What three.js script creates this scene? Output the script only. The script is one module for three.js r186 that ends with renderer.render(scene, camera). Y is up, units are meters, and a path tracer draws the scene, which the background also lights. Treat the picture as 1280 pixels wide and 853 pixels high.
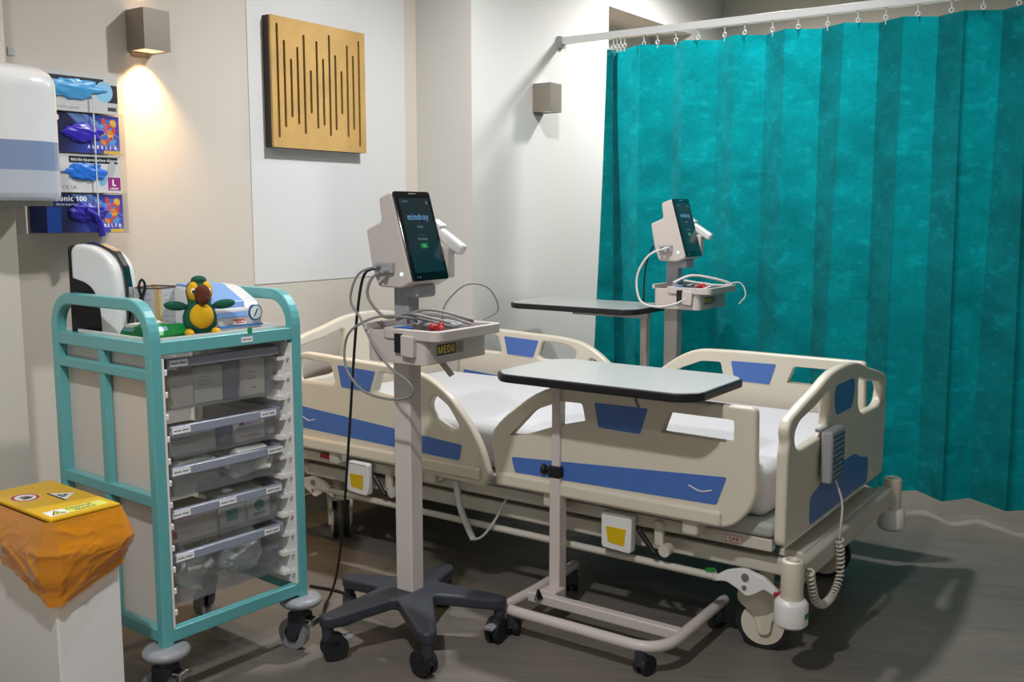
import * as THREE from 'three';
import { RoundedBoxGeometry } from 'three/addons/geometries/RoundedBoxGeometry.js';
import { mergeGeometries, mergeVertices, toCreasedNormals } from 'three/addons/utils/BufferGeometryUtils.js';

// ---------------------------------------------------------------- camera, light, exposure
const scene = new THREE.Scene();
scene.background = new THREE.Color(0x000000);
const camera = new THREE.PerspectiveCamera(37.85, 1280 / 853, 0.05, 60);
camera.position.set(0, 1.25, 0);
{
  const yaw = THREE.MathUtils.degToRad(35.05), pitch = Math.atan(160.5 / 1244);
  camera.lookAt(-Math.sin(yaw) * Math.cos(pitch), 1.25 - Math.sin(pitch), -Math.cos(yaw) * Math.cos(pitch));
}
const renderer = new THREE.WebGLRenderer({ antialias: true });
renderer.toneMapping = THREE.LinearToneMapping;
renderer.toneMappingExposure = 0.82;
renderer.shadowMap.enabled = true;
const CEIL = 2.75;
// recessed ceiling downlights: [x, z, candela, lens radius, label]
const DOWNLIGHTS = [
  [-1.72, -2.92, 15.5, .062, 'round white ceiling downlight above the hospital bed'],
  [-1.05, -0.45, 15.5, .062, 'round white ceiling downlight over the open floor before the drawer trolley'],
  [-1.95, -5.0, 23, .12, 'wide round white ceiling downlight behind the teal curtain'],
  [0.9, 0.5, 5.5, .062, 'round white ceiling downlight in the open room behind the camera'],
];
const LIGHT_COLOR = 0xf8f9fc;
const WARM = 0xffca88;

// ---------------------------------------------------------------- helpers
let seed = 12345;
const rnd = () => { seed = (seed * 1664525 + 1013904223) >>> 0; return seed / 4294967296; };
const rr = (a, b) => a + (b - a) * rnd();
const V = (x, y, z) => new THREE.Vector3(x, y, z);
const used = new Map();
function numbered(name) {
  const n = used.get(name) || 0; used.set(name, n + 1);
  return n ? `${name}_${String(n).padStart(3, '0')}` : name;
}
function mesh(name, geo, mat, parent, label) {
  const m = new THREE.Mesh(Array.isArray(geo) ? merge(geo) : geo, mat);
  m.name = name; m.castShadow = true; m.receiveShadow = true;
  if (label) m.userData.label = label;
  parent.add(m);
  return m;
}
function merge(list) { return mergeGeometries(list.map(g => { const q = g.index ? g.toNonIndexed() : g; for (const k of Object.keys(q.attributes)) if (!['position', 'normal', 'uv'].includes(k)) q.deleteAttribute(k); return q; })); }
function thing(name, label, category, [x, y, z] = [0, 0, 0], turn = 0, group) {
  const o = new THREE.Group(); o.name = numbered(name); scene.add(o);
  o.position.set(x, y, z); o.rotation.y = turn; o.userData = { label, category };
  if (group) o.userData.group = group;
  return o;
}
function single(name, geo, mat, label, category, pos = [0, 0, 0], turn = 0, group) {
  const m = mesh(numbered(name), geo, mat, scene);
  m.position.set(...pos); m.rotation.y = turn; m.userData = { label, category };
  if (group) m.userData.group = group;
  return m;
}
function struct(name, geo, mat, label) {
  const m = mesh(name, geo, mat, scene);
  m.userData = { kind: 'structure', label, category: name.split('_')[0] };
  return m;
}
const box = (w, h, d, x = 0, y = 0, z = 0, r = 0) => {
  const g = r ? new RoundedBoxGeometry(w, h, d, 2, Math.min(r, w / 2.01, h / 2.01, d / 2.01)) : new THREE.BoxGeometry(w, h, d);
  return g.translate(x, y, z);
};
const span = (x0, x1, y0, y1, z0, z1, r = 0) => box(x1 - x0, y1 - y0, z1 - z0, (x0 + x1) / 2, (y0 + y1) / 2, (z0 + z1) / 2, r);
const cyl = (r0, r1, h, x = 0, y = 0, z = 0, seg = 24) => new THREE.CylinderGeometry(r0, r1, h, seg).translate(x, y, z);
const cylX = (r, l, x, y, z, seg = 24) => new THREE.CylinderGeometry(r, r, l, seg).rotateZ(Math.PI / 2).translate(x, y, z);
const cylZ = (r, l, x, y, z, seg = 24) => new THREE.CylinderGeometry(r, r, l, seg).rotateX(Math.PI / 2).translate(x, y, z);
const ball = (rx, ry, rz, x, y, z, s = 20) => new THREE.SphereGeometry(1, s, Math.round(s * .7)).scale(rx, ry, rz).translate(x, y, z);
const tube = (pts, r, n = 40, seg = 8, closed = false, tension = .5) =>
  new THREE.TubeGeometry(new THREE.CatmullRomCurve3(pts.map(p => V(...p)), closed, 'catmullrom', tension), n, r, seg, closed);
const lathe = (prof, seg = 28) => new THREE.LatheGeometry(prof.map(([x, y]) => new THREE.Vector2(x, y)), seg);
function rpath(pts, r, PathT = THREE.Shape) {          // polygon with rounded corners; r is one number or one per corner
  const p = new PathT(), n = pts.length;
  for (let i = 0; i < n; i++) {
    const a = pts[(i + n - 1) % n], b = pts[i], c = pts[(i + 1) % n];
    const d1 = Math.hypot(a[0] - b[0], a[1] - b[1]), d2 = Math.hypot(c[0] - b[0], c[1] - b[1]);
    const R = Math.min(Array.isArray(r) ? r[i] : r, d1 * .48, d2 * .48);
    const s = [b[0] + (a[0] - b[0]) * R / d1, b[1] + (a[1] - b[1]) * R / d1], e = [b[0] + (c[0] - b[0]) * R / d2, b[1] + (c[1] - b[1]) * R / d2];
    if (i === 0) p.moveTo(...s); else p.lineTo(...s);
    p.quadraticCurveTo(b[0], b[1], e[0], e[1]);
  }
  p.closePath();
  return p;
}
function plate(pts, r, depth, { holes = [], hr = .01, bevel = 0, curve = 6 } = {}) {   // extruded rounded polygon, z from 0 to depth
  const s = rpath(pts, r);
  for (const h of holes) s.holes.push(rpath(h, hr, THREE.Path));
  return new THREE.ExtrudeGeometry(s, { depth: depth - 2 * bevel, bevelEnabled: bevel > 0, bevelThickness: bevel, bevelSize: bevel, bevelOffset: -bevel, bevelSegments: 3, curveSegments: curve }).translate(0, 0, bevel);
}
const rect = (x0, x1, y0, y1) => [[x0, y0], [x1, y0], [x1, y1], [x0, y1]];
// value noise
const NT = new Float32Array(65536); for (let i = 0; i < 65536; i++) NT[i] = rnd();
function vn(x, y, px = 256, py = 256) {
  const xi = Math.floor(x), yi = Math.floor(y), fx = x - xi, fy = y - yi;
  const m = (a, n) => ((a % n) + n) % n, g = (a, b) => NT[(m(b, py) * 256 + m(a, px)) & 65535];
  const u = fx * fx * (3 - 2 * fx), v = fy * fy * (3 - 2 * fy);
  return (g(xi, yi) * (1 - u) + g(xi + 1, yi) * u) * (1 - v) + (g(xi, yi + 1) * (1 - u) + g(xi + 1, yi + 1) * u) * v;
}
const fbm = (x, y, px, py, o = 4) => { let s = 0, a = .5, f = 1; for (let i = 0; i < o; i++) { s += a * vn(x * f, y * f, px * f, py * f); a *= .5; f *= 2; } return s; };
function tex(w, h, fn, srgb = true) {
  const d = new Uint8Array(w * h * 4);
  for (let y = 0; y < h; y++) for (let x = 0; x < w; x++) {
    const c = fn(x / w, y / h), i = (y * w + x) * 4;
    for (let k = 0; k < 3; k++) d[i + k] = Math.max(0, Math.min(255, Math.round(Array.isArray(c) ? c[k] : c)));
    d[i + 3] = 255;
  }
  const t = new THREE.DataTexture(d, w, h);
  t.wrapS = t.wrapT = THREE.RepeatWrapping; t.magFilter = THREE.LinearFilter; t.minFilter = THREE.LinearMipmapLinearFilter; t.generateMipmaps = true;
  if (srgb) t.colorSpace = THREE.SRGBColorSpace;
  t.needsUpdate = true;
  return t;
}
function canvasTex(w, h, draw) {
  const c = document.createElement('canvas'); c.width = w; c.height = h;
  draw(c.getContext('2d'), w, h);
  const t = new THREE.CanvasTexture(c); t.colorSpace = THREE.SRGBColorSpace;
  return t;
}
const std = (color, roughness = .5, extra = {}) => new THREE.MeshStandardMaterial({ color, roughness, ...extra });
const phys = (color, roughness = .5, extra = {}) => new THREE.MeshPhysicalMaterial({ color, roughness, ...extra });
function planeUV(g, s = 1) {                            // uv in metres from the dominant axis
  const p = g.attributes.position, n = g.attributes.normal, uv = new Float32Array(p.count * 2);
  for (let i = 0; i < p.count; i++) {
    const ax = Math.abs(n.getX(i)), ay = Math.abs(n.getY(i)), az = Math.abs(n.getZ(i));
    const a = ay >= ax && ay >= az ? [p.getX(i), p.getZ(i)] : ax >= az ? [p.getZ(i), p.getY(i)] : [p.getX(i), p.getY(i)];
    uv[2 * i] = a[0] * s; uv[2 * i + 1] = a[1] * s;
  }
  g.setAttribute('uv', new THREE.BufferAttribute(uv, 2));
  return g;
}

// ---------------------------------------------------------------- materials
const plasterBump = tex(256, 256, (u, v) => 128 + 60 * (fbm(u * 32, v * 32, 32, 32, 3) - .45), false);
const M = {
  wall: std(0xcac2b6, .75, { bumpMap: plasterBump, bumpScale: .0006 }),
  wallWhite: std(0xcfccc5, .75, { bumpMap: plasterBump, bumpScale: .0006 }),
  panelWhite: std(0xd4d3d1, .6),
  ceiling: std(0xdcdad6, .85),
  skirting: std(0xbdb8b0, .5),
  teal: phys(0x62aeb0, .32, { clearcoat: .35, clearcoatRoughness: .2 }),
  white: std(0xe9e6e2, .4),
  whiteGloss: phys(0xdfdfdd, .25, { clearcoat: .5, clearcoatRoughness: .12 }),
  panelGrey: std(0xdad1c8, .55),
  tray: std(0xe2dfda, .4),
  bed: phys(0xdcd3c0, .38, { clearcoat: .25, clearcoatRoughness: .25 }),
  bedMetal: phys(0xcdc6b8, .4, { clearcoat: .2 }),
  bedDark: std(0x8b877f, .6),
  blue: phys(0x4871bb, .4, { clearcoat: .2 }),
  device: std(0xc9bfb8, .45),
  deviceGrey: std(0xa3a3a8, .45),
  pole: phys(0xd6cbc4, .35, { clearcoat: .2 }),
  darkBase: std(0x32363e, .45),
  black: std(0x131316, .45),
  rubber: std(0x1c1d22, .6),
  blackGloss: phys(0x08090b, .12, { clearcoat: 1, clearcoatRoughness: .05 }),
  greyRubber: std(0x8f9194, .4),
  chrome: std(0xd4d4d4, .18, { metalness: 1 }),
  steel: std(0x9b9b98, .35, { metalness: .8 }),
  red: std(0xb21f22, .45),
  green: std(0x1f8a3a, .45),
  yellow: std(0xd9b400, .4),
  cableGrey: std(0x8d8a88, .5),
  cableWhite: std(0xd6d4d0, .5),
  clear: phys(0xeef0f2, .06, { transmission: .93, thickness: 0, side: THREE.DoubleSide }),
  clearLip: phys(0xaeb4c4, .2, { transmission: .35, thickness: 0, side: THREE.DoubleSide }),
  acrylic: phys(0xf6f6f6, .05, { transmission: .94, thickness: 0, side: THREE.DoubleSide }),
  sconce: std(0x8f867a, .42, { metalness: .35 }),
  wood: std(0xb98a4e, .5),
  sheet: std(0xd0d0d2, .85),
};

// floor: grey-brown vinyl with a long wood grain
const floorMap = tex(1024, 1024, (u, v) => {
  const g = fbm(u * 6, v * 120, 6, 120, 3), f = vn(u * 16, v * 256, 16, 256), c = fbm(u * 4, v * 8, 4, 8, 3);
  const b = 114 + 14 * (g - .45) + 8 * (f - .5) + 24 * (c - .45);
  return [b * 1.02, b * .965, b * .89];
});
floorMap.repeat.set(.5, .5);
const floorRough = tex(256, 256, (u, v) => 118 + 60 * (fbm(u * 8, v * 64, 8, 64, 3) - .45), false);
floorRough.repeat.set(.5, .5);
M.floor = phys(0xffffff, 1, { map: floorMap, roughnessMap: floorRough, specularIntensity: .6 });

// ---------------------------------------------------------------- the room
{
  const T = .2, X0 = -3.01, X1 = -2.695, XE = 2.2, ZS = 1.6, ZN = -6.2;
  const fg = span(X0 - T, XE + T, -.1, 0, ZN - T, ZS + T);
  {                                                    // grain runs at a slant to the walls
    const p = fg.attributes.position, uv = fg.attributes.uv, a = .45;
    for (let i = 0; i < p.count; i++) uv.setXY(i, p.getX(i) * Math.cos(a) - p.getZ(i) * Math.sin(a), p.getX(i) * Math.sin(a) + p.getZ(i) * Math.cos(a));
  }
  struct('floor', fg, M.floor, 'grey brown wood-grain vinyl floor');
  struct('ceiling', span(X0 - T, XE + T, CEIL, CEIL + .1, ZN - T, ZS + T), M.ceiling, 'plain white ceiling');
  const W = (n, g, m, l) => struct(n, planeUV(merge(g)), m, l);
  W('wall_alcove', [span(X0 - T, X0, 0, CEIL, -3.56, -1.44)], M.wall, 'beige wall at the back of the bed alcove');
  W('wall_pier', [span(X0 - T, X1, 0, CEIL, -1.47, ZS)], M.wall, 'beige wall pier carrying the towel dispenser');
  W('wall_head', [span(X0 - T, X1, 0, CEIL, -4.73, -3.535), span(X0 - T, X1, 2.33, CEIL, -5.76, -4.73), span(X0 - T, X1, 0, CEIL, ZN, -5.76), span(X0 - T, X0 + .05, 0, 2.33, -5.76, -4.73)], M.wallWhite, 'off white wall with the second wall lamp and the curtain rail end');
  W('wall_north', [span(X1, XE + T, 0, CEIL, ZN - T, ZN)], M.wall, 'beige wall behind the teal curtain');
  W('wall_south', [span(X1, XE + T, 0, CEIL, ZS, ZS + T)], M.wallWhite, 'plain wall behind the camera');
  W('wall_east', [span(XE, XE + T, 0, CEIL, ZN, ZS)], M.wallWhite, 'plain wall facing the bed foot');
  const pn = struct('trim_1', span(X0, X0 + .003, .975, CEIL, -3.452, -2.565), M.panelWhite, 'white painted panel on the alcove wall behind the slotted artwork');
  struct('baseboard_alcove', span(X0, X0 + .014, 0, .09, -3.535, -1.47), M.skirting, 'grey skirting along the alcove');
  struct('baseboard_head', span(X1, X1 + .014, 0, .09, -4.73, -3.521), M.skirting, 'grey skirting under the second wall lamp');
  const door = new THREE.Group(); door.name = 'door_1'; door.userData = { kind: 'structure', label: 'wooden door with pale frame in the recess behind the curtain', category: 'door' }; scene.add(door);
  mesh('door_leaf', span(X0 + .05, X0 + .085, .005, 2.0, -5.68, -4.82), M.wood, door);
  mesh('door_frame', [span(X0 + .05, X0 + .1, 0, 2.06, -4.82, -4.74), span(X0 + .05, X0 + .1, 0, 2.06, -5.75, -5.68), span(X0 + .05, X0 + .1, 2.0, 2.06, -5.68, -4.82)], M.wood, door);
  const hd = mesh('door_handle', [cylX(.01, .05, X0 + .11, 1.02, -4.9, 10), cylZ(.01, .11, X0 + .135, 1.02, -4.945, 10)], M.steel, door);
}

// ceiling downlights (glowing lens and a light just below it)
for (const [x, z, cd, lr, label] of DOWNLIGHTS) {
  const t = thing('ceiling_downlight', label, 'ceiling light', [x, CEIL, z]);
  mesh('ring', lathe([[lr, -.002], [lr + .002, -.012], [lr + .023, -.012], [lr + .028, 0], [lr, 0]], 40), M.white, t);
  mesh('lens', new THREE.CircleGeometry(lr, 40).rotateX(Math.PI / 2).translate(0, -.004, 0), std(0xffffff, .5, { emissive: LIGHT_COLOR, emissiveIntensity: 6 * (.062 / lr) ** 2 }), t);
  const s = new THREE.SpotLight(LIGHT_COLOR, cd, 0, 1.46, .5, 2);
  s.position.set(0, -.03, 0); s.target.position.set(0, -1, 0); t.add(s, s.target);
  s.castShadow = true; s.shadow.mapSize.set(2048, 2048); s.shadow.radius = lr / .02 * .85; s.shadow.bias = -.0005;
}

// ---------------------------------------------------------------- wall lamps
function wallLamp(label, pos, lit) {
  const t = thing('wall_lamp', label, 'wall lamp', pos, Math.PI / 2);                   // local z points into the room
  const s = .05, w = .004, h = .066;
  mesh('shade', [span(-s, s, -h, h, .1 - w, .1), span(-s, s, -h, h, 0.004, .004 + w), span(-s, -s + w, -h, h, .004 + w, .1 - w), span(s - w, s, -h, h, .004 + w, .1 - w)], M.sconce, t);
  mesh('back_plate', span(-.035, .035, -h - .012, h - .01, 0, .005), M.sconce, t);
  const bm = lit ? std(0xffffff, .5, { emissive: WARM, emissiveIntensity: 1.4 }) : std(0xd8d2c4, .4);
  for (const k of [-1, 1]) {
    mesh('diffuser', box(.09, .003, .086, 0, k * .061, .052), bm, t, lit ? 'glowing warm diffuser' : 'unlit diffuser');
    if (!lit) continue;
    const l = new THREE.SpotLight(WARM, 3.2, 0, .85, .8, 2);
    l.position.set(0, k * .065, .052); l.target.position.set(0, k * 1.0, -.05); t.add(l, l.target);
    l.castShadow = true; l.shadow.radius = .9; l.shadow.mapSize.set(1024, 1024);
  }
  mesh('lamp_holder', span(-.046, .046, -.024, .024, .009, .095), M.sconce, t);
  return t;
}
wallLamp('lit bronze-grey box wall lamp glowing warm above the drawer trolley', [-3.01, 1.85, -2.105], true);
wallLamp('unlit grey box wall lamp beside the curtain rail end', [-2.695, 1.79, -4.06], false);

// ---------------------------------------------------------------- slotted artwork
{
  const t = thing('wall_art', 'square gold panel with dark vertical sound-wave slots on the white panel', 'wall art', [-3.007, 1.745, -2.895], Math.PI / 2);
  const slots = [[-.224, .218, -.209], [-.19, .16, -.168], [-.156, .094, -.128], [-.122, .143, -.153], [-.088, .193, -.187], [-.054, .062, -.105], [-.02, .178, -.162], [.014, .114, -.149], [.049, .211, -.188], [.082, .137, -.162], [.116, .078, -.096], [.15, .184, -.186], [.184, .147, -.154], [.218, .21, -.22]];
  const goldMap = tex(256, 256, (u, v) => { const n = fbm(u * 6, v * 6, 6, 6, 4), f = vn(u * 128, v * 128, 128, 128); const k = 1 + .13 * (n - .46) + .05 * (f - .5); return [200 * k, 160 * k, 95 * k]; });
  goldMap.repeat.set(2, 2);
  mesh('gold_face', plate(rect(-.255, .255, -.2455, .2455), .002, .01, { holes: slots.map(([x, a, b]) => rect(x - .0057, x + .0057, b, a)), hr: .0054, curve: 3 }).translate(0, 0, .035), std(0xffffff, .42, { map: goldMap, metalness: .12 }), t);
  mesh('backing', span(-.255, .255, -.2455, .2455, 0, .035), std(0x39332b, .7), t, 'dark grey backing block');
}

// ---------------------------------------------------------------- curtain and rail
{
  const r = thing('curtain_rail', 'white curtain rail fixed to the wall above the teal curtain', 'curtain rail', [-2.695, 2.08, -4.25]);
  mesh('track', [span(.02, 3.9, -.014, .02, -.016, .016, .003)], M.whiteGloss, r);
  mesh('wall_bracket', span(0, .022, -.03, .026, -.024, .024, .003), M.deviceGrey, r, 'grey end bracket');
  const t = thing('curtain', 'pleated teal disposable curtain hanging from the white rail', 'curtain', [-2.4, 0, -4.25]);
  // accordion folds: top x, bottom x, z
  const F = [[-2.415, -2.47, .03], [-2.40, -2.38, -.05], [-2.385, -2.35, .02], [-2.40, -2.33, -.05], [-2.228, -2.225, .045], [-2.106, -2.11, -.045]];
  for (let i = 0; i < 22; i++) F.push([-2.006 + .117 * i + rr(-.008, .008), -2.01 + .117 * i + rr(-.02, .02), i % 2 ? -.045 : .045]);
  const pos = [], uv = [], idx = [], NY = 30, NX = 5;
  let s = 0;
  for (let k = 0; k + 1 < F.length; k++) {
    const a = F[k], b = F[k + 1], L = Math.hypot(b[0] - a[0], b[2] - a[2]), base = pos.length / 3;
    for (let j = 0; j <= NY; j++) for (let i = 0; i <= NX; i++) {
      const u = i / NX, v = j / NY, e = v * v * (3 - 2 * v);
      const xa = a[0] + (a[1] - a[0]) * e, xb = b[0] + (b[1] - b[0]) * e, spread = 1 + .25 * v;
      const w = .006 * (vn((s + L * u) * 9, v * 6) - .5) + .01 * Math.sin(Math.PI * u) * (vn(k * 3.1, v * 3) - .5);
      pos.push(xa + (xb - xa) * u + 2.4, 2.018 - v * 1.926 + (j === 0 ? .006 * (vn(k + u, 3) - .5) : 0), (a[2] + (b[2] - a[2]) * u) * spread + w);
      uv.push(s + L * u, v * 1.93);
    }
    for (let j = 0; j < NY; j++) for (let i = 0; i < NX; i++) { const q = base + j * (NX + 1) + i; idx.push(q, q + NX + 1, q + 1, q + 1, q + NX + 1, q + NX + 2); }
    s += L;
  }
  const g = new THREE.BufferGeometry();
  g.setAttribute('position', new THREE.Float32BufferAttribute(pos, 3)); g.setAttribute('uv', new THREE.Float32BufferAttribute(uv, 2)); g.setIndex(idx); g.computeVertexNormals();
  const cm = tex(1024, 1024, (u, v) => {
    const n = fbm(u * 9, v * 13, 9, 13, 5), f = vn(u * 120, v * 220, 120, 220), b = Math.pow(Math.max(0, fbm(u * 26 + 7, v * 40 + 3, 26, 40, 3) - .45), 1.5);
    const k = .93 + .3 * (n - .46) + .09 * (f - .5) + .8 * b;
    return [4 + 40 * b, 147 * k, 154 * k];
  });
  cm.repeat.set(.9, .9);
  mesh('fabric', g, phys(0xffffff, 1, { map: cm, transmission: .5, thickness: 0, side: THREE.DoubleSide, specularIntensity: .15 }), t);
  const hookG = merge([new THREE.TorusGeometry(.0085, .0028, 6, 14).translate(0, .012, 0), cyl(.0025, .0025, .028, 0, .034, 0, 6), cyl(.0025, .0025, .02, 0, -.006, 0, 6), box(.012, .006, .01, 0, .046, 0)]);
  for (const x of [-2.395, -2.375, -2.355, -2.335, -2.233, -2.163, -2.07, -1.96, -1.834, -1.741, -1.615, -1.503, -1.378, -1.254, -1.144, -1.021, -.897, -.783, -.66, -.54, -.42, -.3, -.18, -.06])
    mesh('hook', hookG, M.whiteGloss, t).position.set(x + 2.4, 2.018, 0);
}

// ---------------------------------------------------------------- castors
// grey trolley castor with bumper disc: returns a group-less set of parts added to parent at (x, z)
function bumperCastor(parent, x, z, turn, brake) {
  const g = new THREE.Group(); g.name = 'castor'; g.position.set(x, 0, z); g.rotation.y = turn; parent.add(g);
  mesh('bumper_disc', lathe([[0, .137], [.035, .135], [.052, .137], [.059, .144], [.0595, .151], [.054, .159], [.04, .164], [.026, .163], [0, .163]], 36), M.greyRubber, g);
  mesh('fork', [cyl(.018, .022, .026, 0, .123, 0, 18), span(-.024, .024, .092, .115, -.034, .026, .008), plate([[-.04, .03], [-.01, .03], [.022, .1], [-.03, .104]], .01, .005).rotateY(-Math.PI / 2).translate(-.016, 0, 0), plate([[-.04, .03], [-.01, .03], [.022, .1], [-.03, .104]], .01, .005).rotateY(-Math.PI / 2).translate(.021, 0, 0)], M.darkBase, g);
  mesh('wheel', [cylX(.046, .024, 0, .046, -.026, 32)], M.greyRubber, g);
  mesh('hub', [cylX(.024, .027, 0, .046, -.026, 20)], M.black, g);
  if (brake) { mesh('brake_pedal', [box(.034, .007, .036, 0, .098, .034, .003), box(.036, .02, .006, 0, .092, .05, .002)], M.chrome, g); mesh('brake_insert', box(.018, .003, .018, 0, .1025, .034), M.black, g); }
}
function twinCastor(parent, x, z, turn, r, brake, top) {
  const g = new THREE.Group(); g.name = 'castor'; g.position.set(x, 0, z); g.rotation.y = turn; parent.add(g);
  mesh('wheel', [cylX(r, .014, -.013, r, -.018, 26), cylX(r, .014, .013, r, -.018, 26)], M.rubber, g);
  mesh('hood', [new THREE.CylinderGeometry(r * .93, r * .93, .012, 22, 1, false, 0, Math.PI).rotateZ(Math.PI / 2).translate(0, r, -.018), span(-.02, .02, r * .9, r * 1.75, -.035, .012, .008), cyl(.017, .017, top - r * 1.6, 0, (top + r * 1.6) / 2, 0, 18)], M.darkBase, g);
  if (brake) mesh('brake_lever', [box(.03, .012, .036, 0, r * 1.55, -.052, .005), box(.018, .008, .02, 0, r * 1.68, -.062, .003)], M.deviceGrey, g, 'grey brake lever');
}

// ---------------------------------------------------------------- drawer trolley
const TR = { x: -2.305, z: -1.69, turn: THREE.MathUtils.degToRad(86.5), W: .432, D: .45 };
const trolleyAt = (lx, y, lz) => { const c = Math.cos(TR.turn), s = Math.sin(TR.turn); return [TR.x + lx * c + lz * s, y, TR.z - lx * s + lz * c]; };
const labelTex = canvasTex(256, 64, (c, w, h) => { c.fillStyle = '#f2f2f2'; c.fillRect(0, 0, w, h); c.fillStyle = '#333'; for (let i = 0; i < 13; i++) if (i !== 6) c.fillRect(26 + i * 16, 24 + (i * 5) % 4, 12, 17 - (i * 7) % 5); });
const labelMat = std(0xffffff, .5, { map: labelTex });
const DRAWERS = [[.752, .888, [-.14]], [.628, .716, [-.14, .13]], [.528, .61, [-.145, .15]], [.4, .5, [-.15, -.01, .14]], [.245, .385, [-.145, .13]]];
{
  const t = thing('drawer_trolley', 'teal framed medical trolley with white side panels and clear plastic drawers', 'trolley', [TR.x, 0, TR.z], TR.turn);
  const { W, D } = TR, q = .015, y1 = 1.04, zo = D / 2 + q, zi = D / 2 - q, tx = W / 2;
  // side frame: inverted U of square tube, in the local (z, y) plane
  const arc = (cx, cy, r, a0, a1, n = 8) => Array.from({ length: n + 1 }, (_, i) => [cx + r * Math.cos(a0 + (a1 - a0) * i / n), cy + r * Math.sin(a0 + (a1 - a0) * i / n)]);
  const U = new THREE.Shape();
  const outer = [[-zo, .16], ...arc(-zo + .095, y1 - .095, .095, Math.PI, Math.PI / 2), ...arc(zo - .095, y1 - .095, .095, Math.PI / 2, 0), [zo, .16]];
  const inner = [[zi, .16], ...arc(zi - .066, y1 - .03 - .066, .066, 0, Math.PI / 2), ...arc(-zi + .066, y1 - .03 - .066, .066, Math.PI / 2, Math.PI), [-zi, .16]];
  [...outer, ...inner].forEach((p, i) => i ? U.lineTo(...p) : U.moveTo(...p)); U.closePath();
  for (const sx of [-1, 1]) {
    const f = mesh('side_frame', new THREE.ExtrudeGeometry(U, { depth: .022, bevelEnabled: true, bevelThickness: .004, bevelSize: .004, bevelOffset: -.004, bevelSegments: 2 }).rotateY(-Math.PI / 2).translate(sx * tx + .011, 0, 0), M.teal, t);
    for (const [y, h] of [[.918, .034], [.853, .026], [.537, .03], [.187, .032]]) mesh('crossbar', span(sx * tx - .012, sx * tx + .012, y - h / 2, y + h / 2, -zi - .002, zi + .002, .003), M.teal, f);
    mesh('upright', span(sx * tx - .01, sx * tx + .01, .2, .91, -.014, .014, .002), M.teal, f);
    mesh('side_panel', span(sx * (tx - .016) - .002, sx * (tx - .016) + .002, .2, .905, -zi, zi), M.panelGrey, t, 'white side panel');
  }
  for (const [n, y, z] of [['front_bar', .92, zo - .015], ['front_bar', .187, zo - .015], ['back_bar', .92, -zo + .015], ['back_bar', .187, -zo + .015]])
    mesh(n, span(-tx + .01, tx - .01, y - .017, y + .017, z - .013, z + .013, .003), M.teal, t);
  const tr = mesh('top_tray', [span(-tx + .012, tx - .012, .9, .906, -zi + .01, zi - .005), span(-tx + .012, tx - .012, .9, .942, zi - .006, zi - .001), span(-tx + .012, tx - .012, .9, .942, -zi + .001, -zi + .006), span(-tx + .013, -tx + .018, .9, .942, -zi + .006, zi - .006), span(tx - .018, tx - .013, .9, .942, -zi + .006, zi - .006)], M.tray, t, 'white top tray');
  mesh('sticker', new THREE.CircleGeometry(.0085, 20).translate(.06, .942, zo + .0005), std(0x1d9a58, .5), t, 'round green sticker');
  mesh('sticker', new THREE.PlaneGeometry(.036, .015).translate(.052, .919, zo - .0015), labelMat, t, 'small white sticker');
  // runner strips with ledges
  const ledge = span(-.011, .011, -.005, .005, -.19, .212), tooth = box(.012, .016, .008, 0, 0, 0, .003);
  for (const sx of [-1, 1]) {
    const st = mesh('runner_strip', span(sx * (tx - .019) - .003, sx * (tx - .019) + .003, .205, .895, zi - .1, zo - .002, .001), M.white, t, 'white toothed runner strip');
    mesh('runner_strip', span(sx * (tx - .022) - .003, sx * (tx - .022) + .003, .205, .895, -zi, -zi + .03, .001), M.white, t);
    for (let i = 0; i < 12; i++) {
      mesh('ledge', ledge, M.white, st).position.set(sx * (tx - .033), .235 + i * .056, 0);
      mesh('tooth', tooth, M.white, st).position.set(sx * (tx - .027), .243 + i * .056, zi + .02);
    }
  }
  const hw = tx - .05;
  for (const [y0, y1, labs] of DRAWERS) {
    const zf = zi - .006, zb = -zi + .02, k = .014, e = .0018;
    const d = mesh('drawer', [
      span(-hw + k, hw - k, y0, y0 + e, zb + k, zf - k),
      plate([[-hw + k, y0], [hw - k, y0], [hw, y1], [-hw, y1]], .003, e).translate(0, 0, zf - e - .004),
      plate([[-hw + k, y0], [hw - k, y0], [hw, y1], [-hw, y1]], .003, e).translate(0, 0, zb),
      span(-hw, -hw + e, y0, y1, zb, zf - .006), span(hw - e, hw, y0, y1, zb, zf - .006)], M.clear, t, 'clear plastic drawer');
    mesh('lip', [span(-hw - .006, hw + .006, y1 - .024, y1, zf - .004, zf + .012, .003), span(-hw - .012, -hw, y1 - .006, y1, zb, zf), span(hw, hw + .012, y1 - .006, y1, zb, zf)], M.clearLip, d, 'grey plastic front lip');
    for (const lx of labs) mesh('label_card', span(lx - .026, lx + .026, y1 - .019, y1 - .003, zf + .012, zf + .0132), labelMat, d, 'white printed label');
  }
  for (const z of [-.11, .045]) mesh('divider', span(-.0008, .0008, .757, .87, -.16, .17).translate(z + .05, 0, 0), M.clear, t);
  bumperCastor(t, -tx, D / 2, .35, true); bumperCastor(t, tx, D / 2, .25, true); bumperCastor(t, -tx, -D / 2, 2.4, false); bumperCastor(t, tx, -D / 2, 2.0, false);
}
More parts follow.
